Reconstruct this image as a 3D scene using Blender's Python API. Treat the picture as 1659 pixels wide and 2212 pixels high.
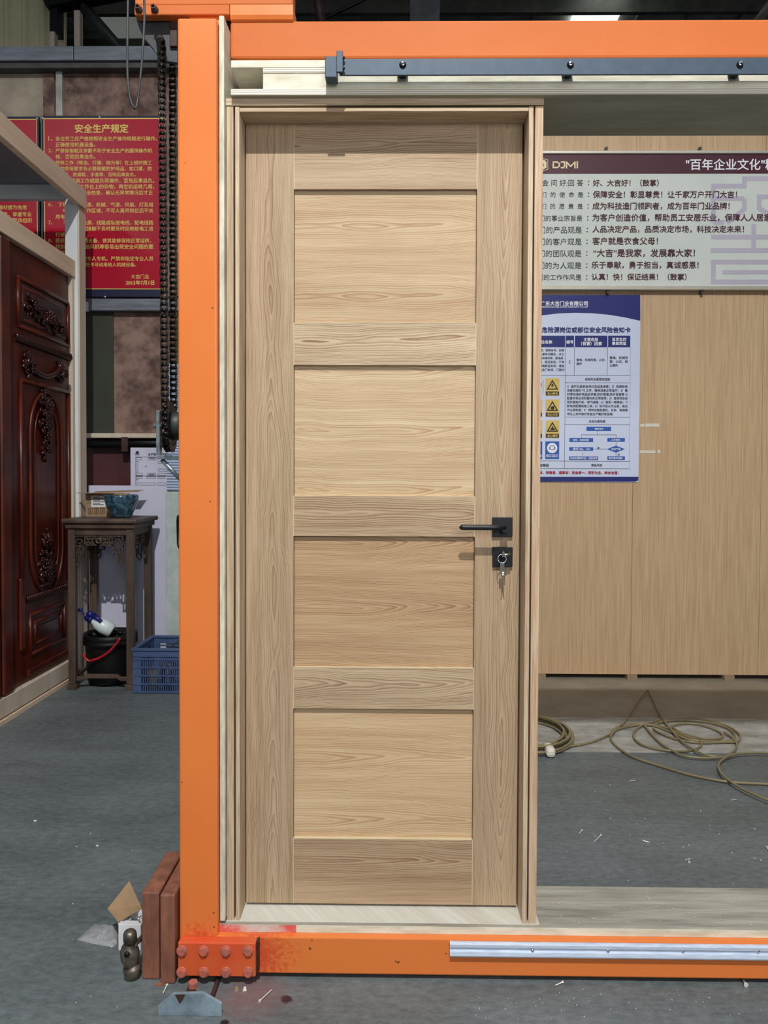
import bpy, math, random
from mathutils import Vector, Matrix, Euler
random.seed(7)
SC = bpy.context.scene
COL = SC.collection
for o in list(bpy.data.objects): bpy.data.objects.remove(o)

# ------------------------------------------------------------------ camera
F, PX, PY = 1661.0, 829.0, 1070.0            # focal length and principal point (px of 1659x2212)
YAW, PITCH, ROLL = math.atan(21/F), math.atan(40/F), 0.004
CAMH = 1.30
cd = bpy.data.cameras.new('camera'); cam = bpy.data.objects.new('camera', cd); COL.objects.link(cam)
RM = Matrix.Rotation(YAW, 3, 'Z') @ Matrix.Rotation(math.pi/2 - PITCH, 3, 'X') @ Matrix.Rotation(ROLL, 3, 'Z')
cam.matrix_world = Matrix.Translation((0, 0, CAMH)) @ RM.to_4x4()
cd.sensor_fit = 'VERTICAL'; cd.sensor_height = 36; cd.lens = F/2212*36
cd.shift_y = -(1106-PY)/2212; cd.shift_x = -(PX-829.5)/2212
cd.clip_start = 0.05
SC.camera = cam

# ------------------------------------------------------------------ world, lights, exposure
SC.view_settings.view_transform = 'Standard'; SC.view_settings.look = 'None'
SC.view_settings.exposure = -0.25; SC.view_settings.gamma = 1; SC.view_settings.use_curve_mapping = False
w = bpy.data.worlds.new('world'); SC.world = w; w.use_nodes = True
w.node_tree.nodes['Background'].inputs[0].default_value = (0.80, 0.90, 1.0, 1)
w.node_tree.nodes['Background'].inputs[1].default_value = 0.20
def lamp(name, kind, loc, energy, color, aim=None, **kw):
    l = bpy.data.lights.new(name, kind); l.energy = energy; l.color = color
    for k, v in kw.items(): setattr(l, k, v)
    o = bpy.data.objects.new(name, l); COL.objects.link(o); o.location = loc
    if aim is not None: o.rotation_euler = (Vector(aim)-Vector(loc)).to_track_quat('-Z', 'Y').to_euler()
    return o
lamp('high_bay_lamp', 'SPOT', (-0.05, -2.15, 6.7), 2300, (1.0, 0.985, 0.945), (-0.02, 0.2, 0.0), spot_size=math.radians(140), spot_blend=0.85, shadow_soft_size=0.05)
lamp('second_high_bay_lamp', 'SPOT', (-5.5, -3.0, 6.7), 130, (0.95, 0.98, 1.0), (-1.0, 3.0, 0.5), spot_size=math.radians(130), spot_blend=0.6, shadow_soft_size=0.3)
lamp('added_fill_light', 'AREA', (0.9, -1.6, 2.3), 56, (1.0, 0.97, 0.93), (0.3, 2.0, 1.3), shape='RECTANGLE', size=1.8, size_y=1.2)  # soft fill added behind the camera, not a known lamp of the hall
lamp('roof_skylight', 'AREA', (1.5, -1.0, 7.2), 95, (0.86, 0.94, 1.0), (1.0, 1.5, 0), shape='RECTANGLE', size=7, size_y=3)

# ------------------------------------------------------------------ pixel helpers: a pixel and a real plane give a real point
CAMP = Vector((0, 0, CAMH))
def ray(px, py): return (RM @ Vector(((px-PX)/F, -(py-PY)/F, -1))).normalized()
def at(px, py, Y): d = ray(px, py); return CAMP + d*(Y/d.y)
def on(px, py, z=0.0): d = ray(px, py); return CAMP + d*((z-CAMH)/d.z)
def onx(px, py, X): d = ray(px, py); return CAMP + d*(X/d.x)
def XX(px, Y, py=1100): return at(px, py, Y).x
def ZZ(py, Y, px=830): return at(px, py, Y).z

# ------------------------------------------------------------------ materials
def new_mat(name):
    m = bpy.data.materials.new(name); m.use_nodes = True
    nt = m.node_tree; return m, nt, nt.nodes['Principled BSDF']
def nd(nt, t, **kw):
    n = nt.nodes.new(t)
    for k, v in kw.items(): setattr(n, k, v)
    return n
def c4(c): return (c[0], c[1], c[2], 1)
def S(r, g, b):                               # sRGB 0-255 to linear
    f = lambda v: (v/255/12.92) if v/255 <= .04045 else ((v/255+.055)/1.055)**2.4
    return (f(r), f(g), f(b))
def pm(name, col, rough=.5, metal=0.0, col2=None, scale=6, detail=6, stretch=(1, 1, 1), bump=0.0, bscale=60, spec=.5, coat=0, lo=.35, hi=.65, trans=0, alpha=1):
    m, nt, b = new_mat(name); L = nt.links.new
    tc = nd(nt, 'ShaderNodeTexCoord'); mp = nd(nt, 'ShaderNodeMapping'); mp.inputs['Scale'].default_value = stretch
    L(tc.outputs['Object'], mp.inputs[0])
    if col2 is None: col2 = tuple(v*.86 for v in col)
    n = nd(nt, 'ShaderNodeTexNoise'); n.inputs['Scale'].default_value = scale; n.inputs['Detail'].default_value = detail; n.inputs['Roughness'].default_value = .65
    L(mp.outputs[0], n.inputs[0])
    r = nd(nt, 'ShaderNodeValToRGB'); r.color_ramp.elements[0].position = lo; r.color_ramp.elements[1].position = hi
    r.color_ramp.elements[0].color = c4(col); r.color_ramp.elements[1].color = c4(col2)
    L(n.outputs[0], r.inputs[0]); L(r.outputs[0], b.inputs['Base Color'])
    b.inputs['Roughness'].default_value = rough; b.inputs['Metallic'].default_value = metal; b.inputs['Specular IOR Level'].default_value = spec
    b.inputs['Coat Weight'].default_value = coat; b.inputs['Transmission Weight'].default_value = trans; b.inputs['Alpha'].default_value = alpha
    if bump:
        n2 = nd(nt, 'ShaderNodeTexNoise'); n2.inputs['Scale'].default_value = bscale; n2.inputs['Detail'].default_value = 3
        L(mp.outputs[0], n2.inputs[0]); bp = nd(nt, 'ShaderNodeBump'); bp.inputs['Strength'].default_value = bump; bp.inputs['Distance'].default_value = .0015
        L(n2.outputs[0], bp.inputs['Height']); L(bp.outputs[0], b.inputs['Normal'])
    return m
def mth(nt, op, a, b=None, c=None):
    n = nd(nt, 'ShaderNodeMath', operation=op)
    for i, v in enumerate((a, b, c)):
        if v is None: continue
        if isinstance(v, (int, float)): n.inputs[i].default_value = v
        else: nt.links.new(v, n.inputs[i])
    return n.outputs[0]
def wood(name, light, dark, axis, v0, u0=0.0, s=.0055, h0=.05, k=.05, hn=.035, seed=0.0, rough=.5, contrast=1.0, fiber=.35, vscale=1.0, period=0, fine=6.0):
    """Sliced-log figure: rings round a pith line that wanders under the face, giving cathedral arches and straight edge grain."""
    m, nt, b = new_mat(name); L = nt.links.new
    tc = nd(nt, 'ShaderNodeTexCoord'); sp = nd(nt, 'ShaderNodeSeparateXYZ'); L(tc.outputs['Object'], sp.inputs[0])
    xs, ys, zs = sp.outputs
    u, v = (xs, zs) if axis == 'x' else ((zs, xs) if axis == 'z' else (ys, zs))
    if axis == 'yx': u, v = ys, xs
    if axis == 'y': pass
    else: v = mth(nt, 'ADD', v, mth(nt, 'MULTIPLY', ys, .7))
    vfull = v
    if period: v = mth(nt, 'ADD', mth(nt, 'SUBTRACT', mth(nt, 'FLOORED_MODULO', mth(nt, 'ADD', mth(nt, 'SUBTRACT', v, v0), period*.5), period), period*.5), v0)
    def noise(su, sv, off, det=2, rgh=.5, v=v):
        cb = nd(nt, 'ShaderNodeCombineXYZ'); L(mth(nt, 'MULTIPLY', u, su), cb.inputs[0]); L(mth(nt, 'MULTIPLY', v, sv), cb.inputs[1]); cb.inputs[2].default_value = off+seed*7.3
        n = nd(nt, 'ShaderNodeTexNoise'); n.inputs['Scale'].default_value = 1; n.inputs['Detail'].default_value = det; n.inputs['Roughness'].default_value = rgh
        L(cb.outputs[0], n.inputs[0]); return mth(nt, 'SUBTRACT', n.outputs[0], .5)
    vv = mth(nt, 'ADD', mth(nt, 'SUBTRACT', v, v0), mth(nt, 'MULTIPLY', noise(2.2, 3.0, 1.1), .06))
    vv = mth(nt, 'MULTIPLY', vv, vscale)
    h = mth(nt, 'ADD', mth(nt, 'MULTIPLY', mth(nt, 'SUBTRACT', u, u0), k), h0)
    h = mth(nt, 'ADD', h, mth(nt, 'MULTIPLY', noise(1.5, .5, 3.7, 3), hn*2))
    pw = 1.4
    r = mth(nt, 'POWER', mth(nt, 'ADD', mth(nt, 'POWER', mth(nt, 'ABSOLUTE', vv), pw), mth(nt, 'POWER', mth(nt, 'ABSOLUTE', h), pw)), 1/pw)
    r = mth(nt, 'ADD', r, mth(nt, 'MULTIPLY', noise(6, 26, 5.2, 4, .6), .0055))
    r = mth(nt, 'ADD', r, mth(nt, 'MULTIPLY', noise(2.0, 22, 6.2, 1), .006))
    r = mth(nt, 'ADD', r, mth(nt, 'MULTIPLY', noise(22, 44, 7.7, 2, .5), .0011))
    ph = mth(nt, 'DIVIDE', mth(nt, 'MULTIPLY', r, mth(nt, 'ADD', mth(nt, 'MULTIPLY', r, fine), 1.0)), s)
    fr = mth(nt, 'FRACT', ph)
    wn = nd(nt, 'ShaderNodeTexWhiteNoise', noise_dimensions='1D'); L(mth(nt, 'FLOOR', ph), wn.inputs['W'])
    ringw = mth(nt, 'ADD', mth(nt, 'MULTIPLY', wn.outputs['Value'], .75), .3)
    rp = nd(nt, 'ShaderNodeValToRGB'); e = rp.color_ramp.elements
    e[0].position = 0; e[0].color = (0, 0, 0, 1); e[1].position = 1; e[1].color = (0, 0, 0, 1)
    for p, q in ((.25, .06), (.62, .42), (.88, .8), (.95, 1.0), (.985, .9)):
        x = e.new(p); x.color = (q, q, q, 1)
    L(fr, rp.inputs[0])
    band = mth(nt, 'MULTIPLY', mth(nt, 'MULTIPLY', rp.outputs[0], ringw), .85*contrast)
    fib = mth(nt, 'ADD', mth(nt, 'MULTIPLY', noise(9, 520, 8.8, 3, .65, vfull), fiber*2.2), mth(nt, 'MULTIPLY', noise(2.5, 90, 4.8, 2, .6), fiber*1.3))
    big = mth(nt, 'MULTIPLY', noise(1.2, 16, 9.9, 4, .65, vfull), 1.1*contrast)
    t = mth(nt, 'ADD', mth(nt, 'ADD', band, fib), mth(nt, 'ADD', big, .22))
    t = mth(nt, 'MINIMUM', mth(nt, 'MAXIMUM', t, 0), 1)
    light = (light[0]*.90, light[1]*.95, light[2]*1.06); dark = (dark[0]*.92, dark[1]*.94, dark[2]*1.02)
    mx = nd(nt, 'ShaderNodeMix', data_type='RGBA'); mx.inputs[6].default_value = c4(light); mx.inputs[7].default_value = c4(dark)
    L(t, mx.inputs[0]); L(mx.outputs[2], b.inputs['Base Color'])
    b.inputs['Roughness'].default_value = rough; b.inputs['Specular IOR Level'].default_value = .3
    bp = nd(nt, 'ShaderNodeBump'); bp.inputs['Strength'].default_value = .12; bp.inputs['Distance'].default_value = .001
    L(t, bp.inputs['Height']); L(bp.outputs[0], b.inputs['Normal'])
    return m
def plyedge(name, axis='z', period=.0052):
    m, nt, b = new_mat(name); L = nt.links.new
    tc = nd(nt, 'ShaderNodeTexCoord'); sp = nd(nt, 'ShaderNodeSeparateXYZ'); L(tc.outputs['Object'], sp.inputs[0])
    z = sp.outputs[2] if axis == 'z' else sp.outputs[0]
    n = nd(nt, 'ShaderNodeTexNoise'); n.inputs['Scale'].default_value = 14; L(tc.outputs['Object'], n.inputs[0])
    zz = mth(nt, 'ADD', z, mth(nt, 'MULTIPLY', n.outputs[0], .0015))
    fr = mth(nt, 'FRACT', mth(nt, 'DIVIDE', zz, period))
    rp = nd(nt, 'ShaderNodeValToRGB'); e = rp.color_ramp.elements
    e[0].color = c4(S(232, 228, 212)); e[0].position = .5; e[1].color = c4(S(128, 108, 96)); e[1].position = .82
    x = e.new(.98); x.color = c4(S(232, 228, 212))
    L(fr, rp.inputs[0]); L(rp.outputs[0], b.inputs['Base Color']); b.inputs['Roughness'].default_value = .7
    return m

OAK_L, OAK_D = S(214, 190, 154), S(158, 126, 92)
STL_L, STL_D = S(196, 168, 132), S(138, 108, 78)
M = {}
M['orange'] = pm('orange_paint', S(226, 126, 62), .38, col2=S(220, 116, 50), scale=3, bump=.12, bscale=300, spec=.4)
M['orange_lamp_offset'] = pm('lamp_offset_orange_paint', S(196, 108, 56), .55, col2=S(190, 100, 48), scale=2, bump=.10, bscale=300, spec=.2)  # upper beams' orange, colour darkened to offset the stronger lamp light up there
M['red_orange'] = pm('red_orange_paint', S(206, 74, 42), .45, col2=S(204, 100, 50), scale=5, bump=.2, bscale=50)
M['boltred'] = pm('overpainted_bolt', S(198, 100, 76), .42, col2=S(150, 96, 88), scale=40)
M['ply'] = pm('pale_plywood', S(226, 222, 204), .65, col2=S(196, 190, 168), scale=9, stretch=(1, 1, 5), bump=.1)
M['plyv'] = pm('pale_plywood_edge', S(222, 220, 200), .7, col2=S(176, 172, 156), scale=7, stretch=(6, 1, 1.2), bump=.4, bscale=30)
M['plydirty'] = pm('scuffed_plywood', S(170, 166, 154), .7, col2=S(124, 120, 110), scale=6, detail=10, stretch=(.5, 6, 1), bump=.2)
M['plyunder'] = pm('grey_green_plywood', S(182, 178, 156), .7, col2=S(158, 154, 134), scale=5, stretch=(.6, 4, 1), bump=.1)
M['plyedge'] = plyedge('plywood_layers')
M['sill'] = wood('pale_sill_veneer', S(216, 212, 196), S(184, 174, 152), 'yx', 0, s=.012, h0=.05, seed=3, rough=.6, fiber=.5)
M['black'] = pm('matt_black_steel', S(64, 80, 98), .5, .2, col2=S(56, 72, 88), scale=30, bump=.05, bscale=900)
M['blackh'] = pm('satin_black_hardware', S(24, 26, 32), .35, .2, scale=30, bump=.06, bscale=400)
M['blackr'] = pm('black_plastic', (.005, .005, .006), .5, spec=.3)
M['chrome'] = pm('chrome', (.75, .75, .75), .18, 1)
M['screwm'] = pm('bright_zinc', S(222, 222, 216), .4, .25)
M['edgewood'] = pm('pale_edge_lipping', S(206, 190, 156), .5)
M['galv'] = pm('galvanised_steel', S(170, 184, 192), .35, .7, col2=S(120, 134, 142), scale=40)
M['alu'] = pm('aluminium', S(214, 226, 242), .4, .25, col2=S(184, 198, 222), scale=18, stretch=(1, 1, 14))
M['chain'] = pm('oily_chain_steel', S(58, 54, 50), .35, .7, col2=S(30, 28, 26), scale=50)
M['rust'] = pm('rusty_dark_steel', S(74, 48, 40), .6, .3, col2=S(40, 34, 34), scale=20)
M['darksteel'] = pm('dark_grey_steel', S(70, 74, 78), .5, .3, col2=S(50, 52, 54), scale=9)
M['greysteel'] = pm('grey_channel_steel', S(120, 126, 138), .5, .3, col2=S(96, 100, 108), scale=5, stretch=(1, 1, 8))
M['bluegrey'] = pm('blue_grey_painted_steel', S(138, 158, 172), .45, .1, col2=S(100, 114, 124), scale=14)
M['block'] = pm('red_brown_primer', S(144, 92, 70), .6, col2=S(106, 66, 52), scale=14, stretch=(2, 2, .5), bump=.25, bscale=90)
M['redwood'] = pm('deep_red_lacquer', S(86, 26, 10), .34, col2=S(54, 15, 8), scale=3, stretch=(1, 4, .5), spec=.35)
M['redcarve'] = pm('dark_red_carving', S(52, 15, 11), .26, col2=S(32, 10, 8), scale=30)
M['redtrim'] = pm('red_lacquer_moulding', S(90, 32, 16), .34, col2=S(58, 20, 11), scale=4, spec=.4)
M['framewood'] = wood('unfinished_frame_timber', S(240, 212, 178), S(204, 170, 136), 'y', 0, s=.012, h0=.2, seed=5, fiber=.4)
M['framewoodz'] = wood('unfinished_post_timber', S(226, 208, 182), S(190, 166, 138), 'z', 0, s=.012, h0=.2, seed=6, fiber=.4)
M['white'] = pm('white_board', S(214, 218, 222), .6, scale=2)
M['panelgrey'] = pm('grey_board_underside', S(140, 138, 146), .7, scale=2)
M['rose'] = pm('dark_rosewood', S(94, 76, 64), .5, col2=S(64, 50, 42), scale=8, stretch=(1, 1, .4), bump=.15)
M['lilac'] = pm('lilac_white_foam_board', S(206, 206, 228), .7, scale=2, col2=S(196, 196, 218))
M['card'] = pm('brown_cardboard', S(160, 132, 100), .75, col2=S(142, 116, 86), scale=10, bump=.1)
M['paper'] = pm('white_paper', S(232, 232, 236), .6, scale=3)
M['glaze'] = pm('mottled_teal_glaze', S(14, 46, 68), .16, col2=S(84, 122, 138), scale=34, detail=9, coat=.6, lo=.42, hi=.68)
M['crate'] = pm('blue_plastic', S(72, 92, 132), .5, col2=S(58, 76, 112), scale=8)
M['redpl'] = pm('red_plastic', S(180, 28, 40), .35)
M['navypl'] = pm('navy_plastic', S(26, 34, 110), .3)
M['whitepl'] = pm('white_plastic', S(214, 224, 226), .35)
M['bag'] = pm('clear_polythene', (.85, .88, .92), .12, trans=.5, alpha=.55, bump=1.0, bscale=60)
M['wallbrown'] = pm('stained_brown_board', S(142, 114, 102), .7, col2=S(76, 52, 44), scale=5.5, detail=14, bump=.8, bscale=26, lo=.40, hi=.62)
M['walltan'] = pm('stained_tan_board', S(168, 156, 136), .7, col2=S(96, 84, 72), scale=2.2, detail=9, bump=.3, bscale=20, lo=.4, hi=.72)
M['wallgreen'] = pm('dark_green_board', S(50, 58, 44), .6, col2=S(44, 40, 32), scale=2)
M['maroonbd'] = pm('maroon_board', S(78, 30, 34), .55, col2=S(62, 22, 26), scale=3)
M['redpost'] = pm('crimson_print', S(176, 18, 46), .3, scale=1, col2=S(168, 16, 42), spec=.4)
M['navy'] = pm('navy_print', S(24, 28, 62), .4, scale=1)
M['yellow'] = pm('gold_print', S(236, 208, 110), .5, scale=1)
M['silver'] = pm('champagne_aluminium', S(214, 206, 190), .35, .5, scale=3)
M['maroon'] = pm('maroon_print', S(74, 24, 42), .5, scale=1, col2=S(70, 22, 40))
M['bannerwhite'] = pm('banner_print', S(208, 212, 206), .6, scale=3, col2=S(198, 204, 198))
M['cream'] = pm('cream_print', S(240, 220, 176), .5, scale=1)
M['whiteprint'] = pm('white_print', S(240, 240, 244), .5, scale=1)
M['ink'] = pm('black_ink', S(36, 30, 34), .6, scale=1)
M['wine'] = pm('wine_ink', S(72, 24, 42), .6, scale=1)
M['faint'] = pm('pale_lilac_print', S(186, 180, 196), .6, scale=1)
M['blueprint'] = pm('royal_blue_print', S(30, 40, 116), .4, scale=1)
M['posterpaper'] = pm('blue_white_print', S(208, 216, 240), .5, scale=1)
M['midblue'] = pm('mid_blue_print', S(42, 92, 176), .5, scale=1)
M['amber'] = pm('amber_print', S(222, 190, 104), .5, scale=1)
M['redink'] = pm('red_ink', S(176, 24, 48), .5, scale=1)
M['veneer'] = pm('tan_veneer', S(204, 174, 138), .5, col2=S(182, 150, 114), scale=9, stretch=(14, 14, .35), spec=.4)
M['sleeper'] = pm('bearer_wood', S(150, 130, 104), .7)
M['hose'] = pm('olive_hose', S(150, 138, 104), .35, col2=S(126, 114, 84), scale=6, trans=.15)
M['tape'] = pm('masking_tape', S(226, 220, 206), .6)
M['beige'] = pm('beige_corrugated_sheet', S(226, 218, 178), .6, scale=2)
M['roof'] = pm('grey_roof_sheet', S(150, 156, 154), .6, scale=3, col2=S(120, 124, 120))
M['purlin'] = pm('dark_purlin', S(76, 76, 70), .6, scale=6, col2=S(52, 52, 46))
M['fluted'] = pm('pvc_sheet', S(196, 208, 232), .4, scale=3)
M['chip'] = pm('white_chips', S(220, 220, 214), .6)
def emis(name, col, st):
    m, nt, b = new_mat(name); b.inputs['Base Color'].default_value = c4(col); b.inputs['Emission Color'].default_value = c4(col); b.inputs['Emission Strength'].default_value = st; return m
M['skylight'] = emis('lit_skylight', (.95, 1, .93), 2.6)

def floor_mat():
    m, nt, b = new_mat('sealed_grey_concrete'); L = nt.links.new
    tc = nd(nt, 'ShaderNodeTexCoord'); cc = tc.outputs['Object']
    def nz(sc, det, st=(1, 1, 1)):
        mp = nd(nt, 'ShaderNodeMapping'); mp.inputs['Scale'].default_value = st; L(cc, mp.inputs[0])
        n = nd(nt, 'ShaderNodeTexNoise'); n.inputs['Scale'].default_value = sc; n.inputs['Detail'].default_value = det; n.inputs['Roughness'].default_value = .68; L(mp.outputs[0], n.inputs[0]); return n.outputs[0]
    a = nz(1.6, 8, (1, 2, 1)); f = nz(30, 8, (1, 1.8, 1)); g = nz(160, 2)
    t = mth(nt, 'ADD', mth(nt, 'MULTIPLY', a, .42), mth(nt, 'ADD', mth(nt, 'MULTIPLY', f, .46), mth(nt, 'MULTIPLY', g, .12)))
    r = nd(nt, 'ShaderNodeValToRGB'); e = r.color_ramp.elements
    e[0].position = .36; e[0].color = c4(S(72, 79, 82)); e[1].position = .66; e[1].color = c4(S(116, 124, 126)); L(t, r.inputs[0])
    out = r.outputs[0]
    def stain(px, py, rad, col, soft, amt=1.0):
        nonlocal out
        p = on(px, py); sb = nd(nt, 'ShaderNodeVectorMath', operation='SUBTRACT'); L(cc, sb.inputs[0]); sb.inputs[1].default_value = p
        ln = nd(nt, 'ShaderNodeVectorMath', operation='LENGTH'); L(sb.outputs[0], ln.inputs[0])
        d = mth(nt, 'ADD', ln.outputs['Value'], mth(nt, 'MULTIPLY', mth(nt, 'SUBTRACT', f, .5), rad*1.2))
        mr = nd(nt, 'ShaderNodeMapRange'); L(d, mr.inputs[0]); mr.inputs[1].default_value = rad; mr.inputs[2].default_value = rad*soft; mr.inputs[3].default_value = 0; mr.inputs[4].default_value = amt
        mx = nd(nt, 'ShaderNodeMix', data_type='RGBA'); L(mr.outputs[0], mx.inputs[0]); L(out, mx.inputs[6]); mx.inputs[7].default_value = c4(col); out = mx.outputs[2]
    stain(619, 2158, .018, S(26, 28, 32), .6); stain(486, 2209, .014, S(26, 28, 32), .6); stain(545, 2148, .11, S(130, 84, 84), .2, .5)
    L(out, b.inputs['Base Color'])
    rr = nd(nt, 'ShaderNodeMapRange'); L(a, rr.inputs[0]); rr.inputs[3].default_value = .35; rr.inputs[4].default_value = .6; L(rr.outputs[0], b.inputs['Roughness'])
    b.inputs['Specular IOR Level'].default_value = .4
    bp = nd(nt, 'ShaderNodeBump'); bp.inputs['Strength'].default_value = .4; bp.inputs['Distance'].default_value = .004; L(f, bp.inputs['Height']); L(bp.outputs[0], b.inputs['Normal'])
    return m
M['floor'] = floor_mat()
M['strip'] = pm('scraped_pale_concrete', S(176, 176, 170), .6, col2=S(128, 126, 118), scale=5, detail=9, stretch=(1, 2.5, 1), bump=.4, bscale=30)
M['floorback'] = pm('reflection_brown_concrete', S(146, 138, 122), .6, col2=S(126, 118, 104), scale=4, bump=.1)  # rear concrete; its brown paints in the reflection of the tan panels

def worn_orange(name, base, base2, chips):
    """orange paint, scratched to dark primer at a few real spots (x, z, radius)"""
    m, nt, b = new_mat(name); L = nt.links.new
    tc = nd(nt, 'ShaderNodeTexCoord'); cc = tc.outputs['Object']
    n = nd(nt, 'ShaderNodeTexNoise'); n.inputs['Scale'].default_value = 3; n.inputs['Detail'].default_value = 5; L(cc, n.inputs[0])
    mx = nd(nt, 'ShaderNodeMix', data_type='RGBA'); L(n.outputs[0], mx.inputs[0]); mx.inputs[6].default_value = c4(base); mx.inputs[7].default_value = c4(base2)
    out = mx.outputs[2]
    f = nd(nt, 'ShaderNodeTexNoise'); f.inputs['Scale'].default_value = 90; f.inputs['Detail'].default_value = 3; L(cc, f.inputs[0])
    for (p, rad, col, soft) in chips:
        sb = nd(nt, 'ShaderNodeVectorMath', operation='SUBTRACT'); L(cc, sb.inputs[0]); sb.inputs[1].default_value = p
        ln = nd(nt, 'ShaderNodeVectorMath', operation='LENGTH'); L(sb.outputs[0], ln.inputs[0])
        d = mth(nt, 'ADD', ln.outputs['Value'], mth(nt, 'MULTIPLY', mth(nt, 'SUBTRACT', f.outputs[0], .5), rad*2.5))
        mr = nd(nt, 'ShaderNodeMapRange'); L(d, mr.inputs[0]); mr.inputs[1].default_value = rad; mr.inputs[2].default_value = rad*soft; mr.inputs[3].default_value = 0; mr.inputs[4].default_value = .9
        m2 = nd(nt, 'ShaderNodeMix', data_type='RGBA'); L(mr.outputs[0], m2.inputs[0]); L(out, m2.inputs[6]); m2.inputs[7].default_value = c4(col); out = m2.outputs[2]
    L(out, b.inputs['Base Color']); b.inputs['Roughness'].default_value = .38; b.inputs['Specular IOR Level'].default_value = .4
    n2 = nd(nt, 'ShaderNodeTexNoise'); n2.inputs['Scale'].default_value = 330; L(cc, n2.inputs[0])
    bp = nd(nt, 'ShaderNodeBump'); bp.inputs['Strength'].default_value = .13; bp.inputs['Distance'].default_value = .0012; L(n2.outputs[0], bp.inputs['Height']); L(bp.outputs[0], b.inputs['Normal'])
    return m

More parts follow.
